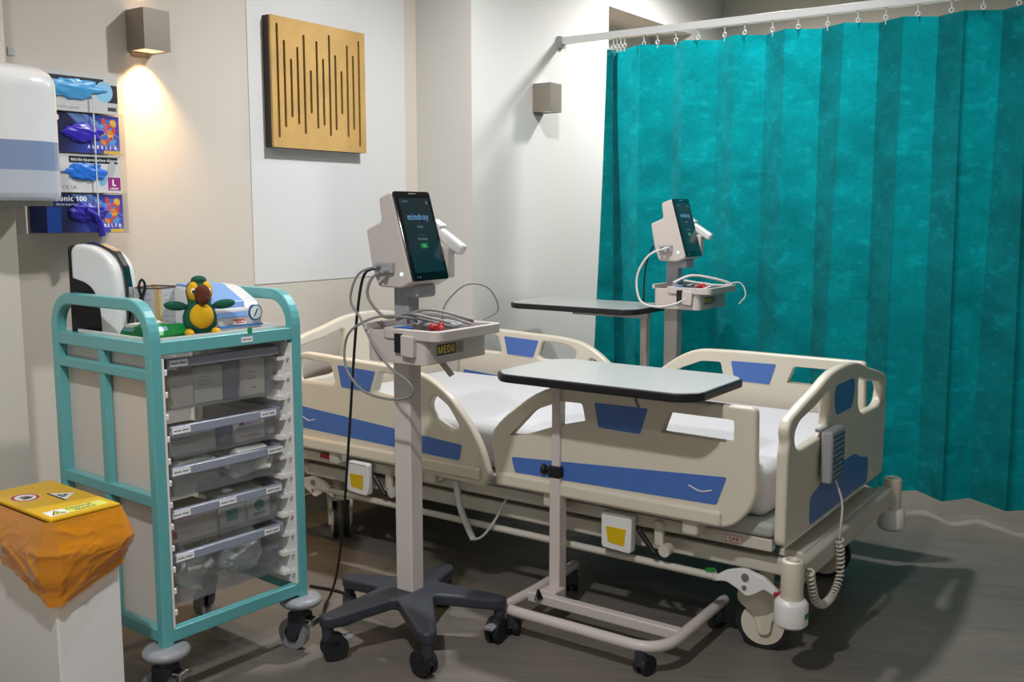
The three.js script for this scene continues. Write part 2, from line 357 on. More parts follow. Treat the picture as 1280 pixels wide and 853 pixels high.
// contents of the drawers
{
  const put = (name, geo, mat, label, lx, y, lz, turn, cat, group) => single(name, geo, mat, label, cat, trolleyAt(lx, y, lz), TR.turn + turn, group);
  const card = (w, h, d) => planeUV(box(w, h, d, 0, h / 2, 0, .002));
  const print = (bg, fn) => canvasTex(256, 256, (c, w, h) => { c.fillStyle = bg; c.fillRect(0, 0, w, h); fn(c, w, h); });
  const boxFace = (w, h, d, body, tx2) => { const g = box(w, h, d, 0, h / 2, 0, .002); return [g, body, new THREE.PlaneGeometry(w * .94, h * .94).translate(0, h / 2, d / 2 + .0006), std(0xffffff, .6, { map: tx2 })]; };
  const carton = (label, w, h, d, body, tx2, lx, y, lz, turn = 0) => {
    const t = thing('supply_carton', label, 'carton', trolleyAt(lx, y, lz), TR.turn + turn, undefined);
    const [g, b, p, pm] = boxFace(w, h, d, std(body, .65), tx2);
    mesh('carton_body', g, b, t); mesh('front_print', p, pm, t);
  };
  const lines = (c, x, y, w, n, col, gap = 16) => { c.fillStyle = col; for (let i = 0; i < n; i++) c.fillRect(x, y + i * gap, w * (.6 + .4 * ((i * 37) % 10) / 10), 6); };
  carton('cream carton with dark print in the right of the top drawer', 0.08, 0.105, 0.07, 0xcfc4b2, print('#d8cdbb', (c) => { lines(c, 90, 92, 100, 1, '#444'); lines(c, 80, 140, 120, 1, '#444'); c.fillStyle = '#b33'; c.fillRect(110, 205, 50, 10); }), .113, .7545, .14);
  carton('beige carton at the left end of the top drawer', 0.092, 0.085, 0.09, 0xd2c3ae, print('#d6c8b4', (c) => lines(c, 30, 80, 160, 2, '#9c8b77')), -.122, .7545, .135);
  carton('pale carton beside the beige one in the top drawer', 0.092, 0.095, 0.07, 0xd6cfc0, print('#dad3c5', (c) => lines(c, 40, 60, 140, 3, '#8c877d', 30)), -.026, .7545, .135);
  carton('slate blue carton between the dividers of the top drawer', 0.042, 0.1, 0.06, 0x5f6672, print('#666d7a', (c) => lines(c, 60, 60, 120, 2, '#3f4550')), .045, .7545, .14);
  carton('grey carton in the second drawer from the top', 0.15, 0.062, 0.11, 0xcac4b8, print('#cfc9be', (c) => lines(c, 30, 80, 160, 3, '#807b72', 30)), -.09, .6305, .125);
  carton('white and purple carton in the second drawer from the top', 0.095, 0.066, 0.07, 0xd2ccc4, print('#d8d2ca', (c) => { c.fillStyle = '#3b3f9a'; c.fillRect(20, 30, 50, 50); c.fillStyle = '#b0568c'; c.fillRect(80, 60, 150, 14); c.fillStyle = '#b04040'; c.fillRect(20, 200, 200, 12); }), .1, .6305, .14);
  carton('dark slate carton in the second drawer from the top', 0.045, 0.06, 0.06, 0x59606c, print('#5d6572', (c) => { c.strokeStyle = '#98a0ad'; c.lineWidth = 14; c.beginPath(); c.moveTo(60, 220); c.lineTo(180, 90); c.stroke(); }), .022, .6305, .14);
  carton('white carton with teal corner tilted in the middle drawer', 0.15, 0.03, 0.1, 0xc9c7b6, print('#cfcdbd', (c) => { c.fillStyle = '#2d8f86'; c.fillRect(190, 80, 50, 60); lines(c, 20, 60, 120, 3, '#8b9088', 30); }), .05, .585, -.02, -.15);
  carton('cream carton with pink print in the fourth drawer', 0.15, 0.078, 0.11, 0xd6c6b4, print('#dccdbd', (c) => { c.fillStyle = '#c06a72'; c.fillRect(20, 30, 120, 26); c.fillRect(20, 150, 26, 70); lines(c, 60, 170, 100, 2, '#a08c7c'); }), -.095, .4025, .125);
  carton('pale carton with teal square in the fourth drawer', 0.085, 0.075, 0.06, 0xcbc6ba, print('#d0cbbf', (c) => { c.fillStyle = '#17857c'; c.fillRect(60, 90, 120, 110); }), .033, .4025, .145);
  carton('white carton with teal disc in the fourth drawer', 0.075, 0.075, 0.06, 0xcfccc6, print('#d6d3cd', (c) => { c.fillStyle = '#1c8a7c'; c.beginPath(); c.arc(128, 120, 60, 0, 7); c.fill(); c.fillStyle = '#4a55a0'; c.fillRect(60, 190, 140, 24); }), .12, .4025, .145);
  // crumpled packets
  const packet = (w, h, d, amp, sd) => {
    const g = mergeVertices(new RoundedBoxGeometry(w, h, d, 8, Math.min(w, h, d) * .42)), p = g.attributes.position;
    for (let i = 0; i < p.count; i++) {
      const x = p.getX(i), y = p.getY(i), z = p.getZ(i), a = 1 + amp * (vn(x * 45 + sd * 7, z * 45 + y * 60) - .5) + amp * .7 * (vn(y * 90 + sd, x * 90) - .5);
      p.setXYZ(i, x * (1 + (a - 1) * .15), y * a, z * (1 + (a - 1) * .6));
    }
    g.computeVertexNormals(); g.computeBoundingBox(); g.translate(0, -g.boundingBox.min.y, 0);
    return g;
  };
  const film = phys(0xe4e5d8, .22, { clearcoat: .6, transmission: .1, thickness: 0 }), film2 = phys(0xececE6, .25, { clearcoat: .6, transmission: .08, thickness: 0 });
  put('supply_packet', packet(.15, .085, .17, .55, 1), film, 'crumpled clear packet in the left of the middle drawer', -.085, .531, .1, .2, 'packet');
  put('supply_packet', packet(.14, .075, .16, .55, 2), film2, 'crumpled whitish packet in the right of the middle drawer', .1, .531, .12, -.1, 'packet');
  put('supply_packet', packet(.15, .13, .17, .5, 3), film, 'large crumpled greenish packet in the left of the bottom drawer', -.085, .2485, .08, .15, 'packet');
  put('supply_packet', packet(.13, .112, .16, .5, 4), film2, 'crumpled clear packet in the right of the bottom drawer', .085, .2485, .09, -.2, 'packet');
  put('supply_packet', packet(.1, .05, .1, .5, 5), std(0xa51c22, .5), 'red packet in the back left of the second drawer from the top', -.1, .6305, 0, .1, 'packet');
  const sh = std(0xdcdad6, .6);
  put('paper_wallet', planeUV(box(.14, .012, .12, 0, .006, 0)), sh, 'white flat paper wallet across the right of the fourth drawer', .075, .478, .1, -.1, 'wallet');
}

// ---------------------------------------------------------------- things on the trolley
{
  // hand sanitiser dispenser, local z = front
  const t = thing('soap_dispenser', 'white and black hand gel dispenser standing in the trolley tray', 'dispenser', trolleyAt(-.128, .906, -.135), THREE.MathUtils.degToRad(117));
  const prof = [[-.065, 0], [-.065, .245], [-.05, .262], [-.01, .258], [.035, .235], [.058, .2], [.065, .15], [.068, 0]];
  mesh('cover', plate(prof, [.002, .02, .02, .03, .03, .03, .03, .002], .11, { bevel: .012 }).rotateY(-Math.PI / 2).translate(.055, 0, 0), M.whiteGloss, t);
  mesh('front_strip', plate([[-.012, .002], [.062, .002], [.062, .15], [.055, .2], [.033, .24], [-.012, .262], [-.05, .266], [-.05, .255], [.03, .23], [.05, .19], [.055, .14], [.056, .002]].slice(1), .006, .03, { bevel: .002 }).rotateY(-Math.PI / 2).translate(.015, 0, .0105), M.blackGloss, t, 'glossy black front strip');
  mesh('window', box(.016, .05, .003, 0, .12, .073, .001), M.deviceGrey, t, 'grey level window');
  for (const s of [-1, 1]) mesh('side_panel', plate([[-.066, .004], [.018, .004], [.016, .1], [-.006, .155], [-.066, .175]], [.002, .004, .04, .04, .002], .003).rotateY(-Math.PI / 2).translate(s * .0555 + .0015, 0, 0), M.black, t, 'black side panel');
  mesh('back_plate', plate(rect(-.056, .056, 0, .258), .02, .004).translate(0, 0, -.068), M.black, t);
}
{
  const t = thing('nebuliser', 'white and blue compressor unit with round gauge in the trolley tray', 'medical device', trolleyAt(.105, .906, .05), TR.turn);
  const w = .165;
  mesh('body', plate([[-.1, 0], [.075, 0], [.08, .082], [.066, .098], [-.02, .14], [-.1, .145]], [.01, .008, .008, .02, .03, .02], w, { bevel: .008 }).rotateY(-Math.PI / 2).translate(w / 2, 0, 0), M.whiteGloss, t);
  const bl = std(0x7aa0d4, .4), bd = std(0x4c7fc4, .4);
  mesh('lid', plate([[-.09, .138], [-.02, .136], [.062, .095], [.077, .06], [.085, .06], [.07, .104], [-.02, .147], [-.09, .15]], .004, .105, { bevel: .002 }).rotateY(-Math.PI / 2).translate(.028, 0, 0), bl, t, 'light blue lid panel');
  mesh('stripe', [box(w * 1.004, .013, .002, 0, .016, .078), box(w * .98, .006, .003, 0, .036, .0795)], bd, t, 'blue stripe');
  mesh('gauge', [cylZ(.022, .012, .056, .07, .078, 28)], std(0x3a5f94, .4), t, 'round pressure gauge');
  mesh('gauge_face', [new THREE.CircleGeometry(.0185, 24).translate(.056, .07, .0846)], std(0xe6ebee, .4), t);
  mesh('needle', box(.0025, .024, .001, 0, 0, 0).rotateZ(-.5).translate(.056, .07, .0852), M.black, t);
  const mt = canvasTex(128, 64, (c) => { c.fillStyle = '#e8e4e0'; c.fillRect(0, 0, 128, 64); c.fillStyle = '#c22'; for (let i = 0; i < 6; i++) c.fillRect(8 + i * 19, 12 + (i % 2) * 3, 14, 22); c.fillRect(30, 44, 70, 8); });
  mesh('badge', box(.044, .02, .001, .004, .05, .081), std(0xffffff, .5, { map: mt }), t, 'small red lettered badge');
}
{
  const t = thing('soft_toy', 'green and yellow plush bird with brown beak sitting in the trolley tray', 'soft toy', trolleyAt(-.012, .926, .125), TR.turn - .42);
  const plushB = tex(128, 128, () => 90 + 90 * rnd(), false);
  const P = (c) => std(c, 1, { bumpMap: plushB, bumpScale: .001 });
  const gr = P(0x14533f), ye = P(0xd9a516), br = P(0x5a2a1a);
  const body = lathe([[0, .008], [.03, .01], [.043, .03], [.044, .052], [.036, .075], [.029, .088], [.031, .1], [.034, .118], [.029, .137], [.016, .149], [0, .152]], 28).scale(1, 1, .9);
  mesh('body', body, gr, t);
  mesh('belly', ball(.031, .034, .018, 0, .055, .029), ye, t, 'yellow belly');
  for (const s of [-1, 1]) {
    mesh('cheek', ball(.017, .026, .02, s * .016, .119, .014), ye, t, 'yellow cheek patch');
    const e = mesh('eye', ball(.0055, .008, .004, s * .02, .121, .031, 14), std(0xf2f2ee, .3), t);
    mesh('pupil', ball(.003, .0045, .002, s * .02, .1205, .0345, 10), M.black, e);
    mesh('wing', ball(.03, .0125, .014, 0, 0, 0).rotateZ(s * .12).translate(s * .062, .083, .008), gr, t);
    mesh('foot', ball(.012, .011, .026, s * .034, .013, .036), ye, t, 'yellow foot');
  }
  mesh('beak', [ball(.021, .024, .021, .003, .114, .034), ball(.016, .018, .014, .003, .103, .043)], br, t, 'rounded brown beak');
  mesh('crest', ball(.02, .012, .018, 0, .148, .004), gr, t);
}
{
  const t = thing('printed_carton', 'open topped printed carton behind the plush bird', 'carton', trolleyAt(-.01, .906, -.08), TR.turn + .3);
  const pr = canvasTex(256, 256, (c, w, h) => { c.fillStyle = '#b9bcbf'; c.fillRect(0, 0, w, h); c.fillStyle = '#c7a76c'; c.fillRect(0, 0, 36, h); c.fillRect(220, 0, 36, h); c.fillStyle = '#8f99a3'; for (let i = 0; i < 7; i++) { c.fillRect(60, 36 + i * 26, 50, 5); c.fillRect(130, 30 + i * 29, 60, 5); } });
  const m = std(0xffffff, .55, { map: pr }), w = .048, h = .142;
  mesh('wall_panel', [span(-w, w, 0, h, w - .002, w), span(-w, w, 0, h, -w, -w + .002), span(-w, -w + .002, 0, h, -w, w), span(w - .002, w, 0, h, -w, w), span(-w, w, 0, .003, -w, w)], m, t);
  mesh('rim', [span(-w - .001, w + .001, h - .003, h, w - .003, w + .001), span(-w - .001, w + .001, h - .003, h, -w - .001, -w + .003), span(-w - .001, -w + .003, h - .003, h, -w, w), span(w - .003, w + .001, h - .003, h, -w, w)], std(0x5b4a40, .6), t, 'dark rim');
}
{
  const pk = (w, h, d, sd) => {
    const g = mergeVertices(new RoundedBoxGeometry(w, h, d, 8, h * .48)), p = g.attributes.position;
    for (let i = 0; i < p.count; i++) { const x = p.getX(i), y = p.getY(i), z = p.getZ(i), e = 1 - .75 * Math.pow(Math.min(1, Math.max(Math.abs(x) / (w / 2), Math.abs(z) / (d / 2))), 4); p.setY(i, (y * e) * (1 + .7 * (vn(x * 40 + sd, z * 40) - .5))); }
    g.computeVertexNormals(); g.computeBoundingBox(); return planeUV(g.translate(0, -g.boundingBox.min.y, 0));
  };
  const wt = tex(128, 128, (u, v) => v > .5 + .1 * vn(u * 8, 2, 8, 8) ? [226, 226, 214] : u > .62 && v > .3 ? [150, 195, 215] : [18 + 30 * vn(u * 10, v * 10, 10, 10), 146, 70]);
  wt.repeat.set(7, 7);
  const a = single('wipes_packet', pk(.15, .06, .12, 1), phys(0xffffff, .35, { map: wt, clearcoat: .3 }), 'green and white soft wipes packet at the left of the trolley tray', 'packet', trolleyAt(-.115, .906, .075), TR.turn + .15);
  const b = single('wipes_packet', pk(.14, .03, .1, 4), phys(0x1b7d3f, .4, { clearcoat: .3 }), 'plain green soft packet under the plush bird', 'packet', trolleyAt(-.01, .906, .115), TR.turn - .1);
  b.scale.set(1, .8, .7);
  single('tubing', tube([[-.03, .012, .02], [-.02, .05, 0], [0, .09, -.01], [.018, .125, 0], [.022, .15, .005], [.012, .165, .005], [.006, .14, 0], [.014, .11, .004], [-.005, .07, .02], [-.04, .03, .05], [-.05, .012, .07]], .0035, 70, 8), M.black, 'black rubber tubing looped behind the printed carton', 'tubing', trolleyAt(-.08, .906, -.06), TR.turn);
}

// ---------------------------------------------------------------- pier and alcove wall things
{
  const t = thing('paper_towel_dispenser', 'large white paper towel dispenser with smoky blue window on the wall pier', 'dispenser', [-2.695, 1.268, -1.38], Math.PI / 2);
  t.scale.set(1.07, 1.06, 1);
  const w = .14, plan = [[-w, 0], [w, 0], [w, .12], [w - .03, .19], [.05, .215], [-.05, .215], [-w + .03, .19], [-w, .12]];
  const domed = (y0, y1, bottom) => {                   // stack of plan outlines, rounded towards the top
    const s = rpath(plan, .06), pts = s.getPoints(8), rows = [], N = 14, pos = [], idx = [];
    for (let j = 0; j <= N; j++) {
      const v = j / N, y = y0 + (y1 - y0) * v, h = .352, q = Math.max(0, (y - (h - .06)) / .06), k = Math.sqrt(Math.max(0, 1 - q * q)), b = Math.max(0, (.03 - y) / .03), kb = 1 - .1 * b * b;
      for (const p of pts) pos.push(p.x * (1 - .25 * (1 - k)) * kb, y, p.y * (1 - .7 * (1 - k)) * kb);
    }
    const n = pts.length;
    for (let j = 0; j < N; j++) for (let i = 0; i < n; i++) { const a = j * n + i, b = j * n + (i + 1) % n; idx.push(a, a + n, b, b, a + n, b + n); }
    const c0 = pos.length / 3; pos.push(0, y0, .1, 0, y1, .05);
    for (let i = 0; i < n; i++) { idx.push(c0, i, (i + 1) % n, c0 + 1, N * n + (i + 1) % n, N * n + i); }
    const g = new THREE.BufferGeometry(); g.setAttribute('position', new THREE.Float32BufferAttribute(pos, 3)); g.setIndex(idx);
    return toCreasedNormals(g, .9);
  };
  mesh('cover', domed(.155, .352), M.whiteGloss, t);
  mesh('window_band', domed(.085, .155), phys(0x7f8fae, .2, { clearcoat: .6 }), t, 'smoky blue window band');
  mesh('lower_cover', domed(.012, .085), phys(0xb4b9c2, .25, { clearcoat: .5 }), t, 'pale grey lower cover');
  const tooth = new THREE.ConeGeometry(.01, .014, 10).rotateX(Math.PI);
  mesh('outlet', [span(-.1, .1, 0, .014, .02, .16)], std(0xb5b2a8, .5), t);
  for (let i = 0; i < 7; i++) mesh('cutter_tooth', tooth, M.steel, t).position.set(-.1 + i * .02, -.005, .15);
}
{
  // acrylic glove box holder on the alcove wall
  const t = thing('glove_box_holder', 'clear acrylic rack holding four glove boxes on the alcove wall', 'rack', [-3.01, 1.185, -1.79], Math.PI / 2);
  mesh('back_sheet', span(-.18, .175, 0, .488, 0, .003), M.acrylic, t);
  for (const x of [-.18, .165]) mesh('side_sheet', span(x, x + .003, 0, .46, .003, .112), M.acrylic, t);
  for (let i = 0; i < 4; i++) mesh('shelf', span(-.177, .165, i * .124, i * .124 + .003, .003, .112), M.acrylic, t);
  for (const x of [-.177, .06]) mesh('front_bar', span(x, x + .0035, .003, .43, .109, .112), M.whiteGloss, t, 'bright acrylic edge');
  const art = (fn) => canvasTex(512, 256, fn);
  const swirl = (c, w, h, base) => {
    const g = c.createLinearGradient(0, 0, w, h); g.addColorStop(0, base); g.addColorStop(.35, '#0b1440'); g.addColorStop(.6, '#2f3f9a'); g.addColorStop(1, '#5b4fb0'); c.fillStyle = g; c.fillRect(0, 0, w, h);
    for (let i = 0; i < 46; i++) { c.strokeStyle = ['#38b6a8', '#9ed8e8', '#3c6be0', '#e8e4f4', '#7a4fd0', '#1a2f80'][i % 6]; c.globalAlpha = .35; c.lineWidth = 2 + (i % 5) * 3; c.beginPath(); c.moveTo(150 + i * 3, -10); c.quadraticCurveTo(230 + i * 5, 60 + i, 300 + i * 5, 120 + (i * 53) % 150); c.stroke(); }
    c.globalAlpha = 1;
    for (let i = 0; i < 26; i++) { c.fillStyle = ['#e08a3c', '#d2493c', '#3a6fd0', '#e8b84a', '#c65a86', '#4fa0d8'][i % 6]; c.beginPath(); c.ellipse(430 + 34 * Math.cos(i * 2.4) + (i % 4) * 8, 110 + 70 * Math.sin(i * 1.7), 16, 24, i, 0, 7); c.fill(); }
  };
  const T = [
    art((c, w, h) => { swirl(c, w, h, '#153a80'); c.fillStyle = '#0b3f9a'; c.fillRect(0, 90, 90, 166); c.fillStyle = '#fff'; c.font = 'bold 46px sans-serif'; c.fillText('Sonic 100', 60, 46); c.font = '20px sans-serif'; c.fillText('Nitrile Examination', 62, 76); c.fillStyle = '#d9b23a'; c.fillRect(420, 236, 92, 20); c.fillStyle = '#fff'; c.font = 'bold 30px sans-serif'; 'AURELIA'.split('').forEach((k, i) => c.fillText(k, 320 + i * 26, 222)); }),
    art((c, w, h) => { c.fillStyle = '#d3d2d0'; c.fillRect(0, 0, w, h); c.fillStyle = '#17181c'; c.fillRect(160, 14, 330, 44); c.fillStyle = '#eee'; c.font = 'bold 25px sans-serif'; c.fillText('Nitrile Examination Gloves', 172, 45); c.fillStyle = '#1a62b8'; c.fillRect(66, 206, 26, 28); c.fillStyle = '#222'; c.font = '30px sans-serif'; c.fillText('C E  UK', 108, 234); c.fillStyle = '#7fb2d8'; c.beginPath(); c.ellipse(385, 170, 26, 44, .4, 0, 7); c.fill(); c.fillStyle = '#b9b9bb'; c.beginPath(); c.ellipse(440, 100, 30, 60, .3, 0, 7); c.fill(); c.fillStyle = '#9a2a7c'; c.fillRect(416, 150, 88, 90); c.fillStyle = '#fff'; c.font = 'bold 60px sans-serif'; c.fillText('L', 442, 208); c.font = 'bold 20px sans-serif'; c.fillText('LARGE', 428, 233); }),
    art((c, w, h) => { swirl(c, w, h, '#0c1436'); c.fillStyle = '#fff'; c.font = 'bold 52px sans-serif'; c.fillText('200', 26, 52); c.fillStyle = '#d9b23a'; c.fillRect(400, 236, 112, 20); c.fillStyle = '#fff'; c.font = 'bold 30px sans-serif'; 'AURELIA'.split('').forEach((k, i) => c.fillText(k, 290 + i * 30, 226)); }),
    art((c, w, h) => { c.fillStyle = '#c9c8c6'; c.fillRect(0, 0, w, h); c.fillStyle = '#2a2a30'; c.fillRect(0, 26, 420, 40); c.fillRect(440, 60, 72, 120); c.fillStyle = '#8fc9e8'; c.beginPath(); c.ellipse(420, 110, 60, 70, 0, 0, 7); c.fill(); c.fillStyle = '#777'; c.font = '24px sans-serif'; c.fillText('examination gloves', 40, 238); c.fillStyle = '#444'; c.fillRect(440, 210, 60, 26); }),
  ];
  const L = ['purple and blue glove box with a purple glove drooping out, lowest in the rack', 'white glove box with magenta L size mark and bright blue gloves', 'dark blue glove box with purple gloves, above the white size L box', 'white glove box with sky blue gloves and grey flap, topmost in the rack'];
  const side = [0x22306e, 0xcfcecb, 0x101a40, 0xa9adb5], gl = [0x2a1fa0, 0x1f72d8, 0x3322b4, 0x4aa4dc];
  for (let i = 0; i < 4; i++) {
    const b = thing('glove_box', L[i], 'glove box', [-3.006, 1.189 + i * .124, -1.81], Math.PI / 2, undefined);
    const xo = 0, h = .118;
    mesh('carton', span(-.125, .135, 0, h, .001, .096), std(side[i], .5), b);
    mesh('front_print', new THREE.PlaneGeometry(.26, h).translate(.005, h / 2, .0965), std(0xffffff, .45, { map: T[i] }), b, 'printed carton front');
    const gw = i === 3 ? .1 : .066, g = mergeVertices(new THREE.SphereGeometry(1, 30, 20)), p = g.attributes.position;
    for (let k = 0; k < p.count; k++) { const x = p.getX(k), y = p.getY(k), z = p.getZ(k), q = 1 + .5 * (vn(x * 4 + i * 9, y * 4 + 2) - .5) + .25 * (vn(x * 11, y * 11 + i) - .5); p.setXYZ(k, x * gw * q, y * (i === 3 ? .03 : .028) * q, z * .01 * q); }
    g.computeVertexNormals();
    const gm = phys(gl[i], .35, { clearcoat: .4 });
    const parts = [g.translate(i === 3 ? -.03 : .01, i === 3 ? .068 : .062, .098)];
    if (i === 0) parts.push(tube([[.0, .07, .104], [.03, .05, .108], [.045, .02, .108], [.05, -.012, .107]], .011, 14, 8).toNonIndexed());
    mesh('gloves', parts, gm, b, 'crumpled gloves in the opening');
  }
}
{ // small grey mark fixed above the dispenser
  single('wall_sticker', box(.003, .024, .022, 0, 0, 0), std(0xb9b8b2, .6), 'small grey sticker on the alcove wall above the towel dispenser', 'sticker', [-3.0085, 1.733, -1.66]);
}

// ---------------------------------------------------------------- waste bin
{
  const bx = -2.19, bz = -1.235, t = thing('waste_bin', 'tall white clinical waste bin with yellow lid and orange bag', 'bin', [bx, 0, bz], -.06);
  const hx = .155, hz = .077, H = .575;
  mesh('body', span(-hx, hx, .0, H - .01, -hz, hz, .006), M.white, t);
  const lidT = canvasTex(512, 320, (c, w, h) => {
    c.fillStyle = '#e0b012'; c.fillRect(0, 0, w, h);
    // prohibition sign: red ring round a black hand
    c.save(); c.translate(170, 225); c.fillStyle = '#f2eee8'; c.beginPath(); c.arc(0, 0, 62, 0, 7); c.fill(); c.strokeStyle = '#c01f2c'; c.lineWidth = 14; c.beginPath(); c.arc(0, 0, 52, 0, 7); c.stroke();
    c.rotate(-Math.PI / 2); c.fillStyle = '#1c1416'; c.fillRect(-20, 0, 40, 26); for (let i = 0; i < 4; i++) { c.fillRect(-20 + i * 11, -26 + Math.abs(i - 1.5) * 5, 8, 30); } c.fillRect(20, 2, 14, 8); c.restore();
    // white warning triangle
    c.fillStyle = '#e9e7e2'; c.beginPath(); c.moveTo(250, 40); c.lineTo(180, 130); c.lineTo(320, 130); c.closePath(); c.fill(); c.fillStyle = '#1a1d2a'; c.fillRect(180, 122, 140, 12); c.fillStyle = '#3a3346'; for (const [x, y] of [[250, 84], [238, 104], [262, 104]]) { c.beginPath(); c.arc(x, y, 11, 0, 7); c.fill(); } c.fillStyle = '#e9e7e2'; c.beginPath(); c.arc(250, 97, 5, 0, 7); c.fill();
    // yellow-green label with white end
    c.save(); c.translate(448, 160); c.rotate(-Math.PI / 2); c.fillStyle = '#dfe36a'; c.fillRect(-135, -34, 270, 68); c.fillStyle = '#f2f2ea'; c.fillRect(-135, -34, 84, 68);
    c.fillStyle = '#111'; c.fillRect(-120, 18, 60, 6); c.beginPath(); c.moveTo(-90, -24); c.lineTo(-122, 22); c.lineTo(-58, 22); c.closePath(); c.fill(); c.fillStyle = '#e3d94a'; c.beginPath(); c.moveTo(-90, -15); c.lineTo(-113, 18); c.lineTo(-67, 18); c.closePath(); c.fill(); c.fillStyle = '#222'; c.fillRect(-93, -5, 6, 18);
    c.fillStyle = '#2c2f1c'; c.font = 'bold 34px sans-serif'; c.fillText('Clinical', -40, -3); c.fillText('Waste', -20, 28); c.restore();
  });
  const lid = mesh('lid', span(-hx - .006, hx + .006, H + .002, H + .009, -hz - .006, hz + .006, .002), std(0xe0b012, .4), t, 'flat yellow lid');
  mesh('lid_print', new THREE.PlaneGeometry(2 * hx + .008, 2 * hz + .008).rotateX(-Math.PI / 2).translate(0, H + .0095, 0), std(0xffffff, .38, { map: lidT }), lid, 'warning signs printed on the lid');
  // bag folded over the rim
  const per = rpath(rect(-hx - .006, hx + .006, -hz - .006, hz + .006), .012).getPoints(6), pos = [], idx = [], NU = 260, NV = 48;
  const lens = [0]; for (let i = 1; i <= per.length; i++) lens.push(lens[i - 1] + per[i % per.length].distanceTo(per[i - 1]));
  const Ltot = lens[lens.length - 1];
  const at = (s) => { let i = 0; while (i < per.length - 1 && lens[i + 1] < s) i++; const f = (s - lens[i]) / Math.max(1e-9, lens[i + 1] - lens[i]), a = per[i], b = per[(i + 1) % per.length]; return [a.x + (b.x - a.x) * f, a.y + (b.y - a.y) * f]; };
  for (let j = 0; j <= NV; j++) for (let i = 0; i <= NU; i++) {
    const s = Ltot * (i % NU) / NU, [x, z] = at(s), v = j / NV, l = Math.hypot(x / hx, z / hz);
    const ax = x / hx, az = z / hz;
    const drop = .128 + .035 * ax + .02 * az + .007 * ax * az;   // the hem hangs lowest at the room-side corner
    const ridge = (a, b) => 1 - Math.abs(2 * vn(a, b) - 1), w = Math.min(1, v * 2.5);
    const out = .007 + .02 * Math.sin(Math.PI * Math.min(1, v * 1.05)) * (.55 + .7 * vn(s * 7, v * 2 + 3)) + w * (.007 * Math.pow(ridge(s * 13 + v * 3.2, v * 3 - s * 5), 3) + .003 * Math.pow(ridge(s * 26 - v * 6, v * 6 + s * 8), 4));
    const nx = Math.abs(ax) > Math.abs(az) * .99 ? Math.sign(ax) : 0, nz = Math.abs(az) > Math.abs(ax) * .99 ? Math.sign(az) : 0, nl = Math.hypot(nx, nz) || 1;
    pos.push(x + nx / nl * out, H + .004 - v * drop + .003 * (vn(s * 30, 5) - .5) * v, z + nz / nl * out);
  }
  for (let j = 0; j < NV; j++) for (let i = 0; i < NU; i++) { const a = j * (NU + 1) + i; idx.push(a, a + 1, a + NU + 1, a + 1, a + NU + 2, a + NU + 1); }
  const g = new THREE.BufferGeometry(); g.setAttribute('position', new THREE.Float32BufferAttribute(pos, 3)); g.setIndex(idx);
  const gg = mergeVertices(g, 1e-5); gg.computeVertexNormals();
  mesh('bag', gg, phys(0xe9981f, .2, { transmission: .3, thickness: 0, side: THREE.DoubleSide, clearcoat: 1, clearcoatRoughness: .08 }), t, 'orange plastic bag folded over the rim');
}

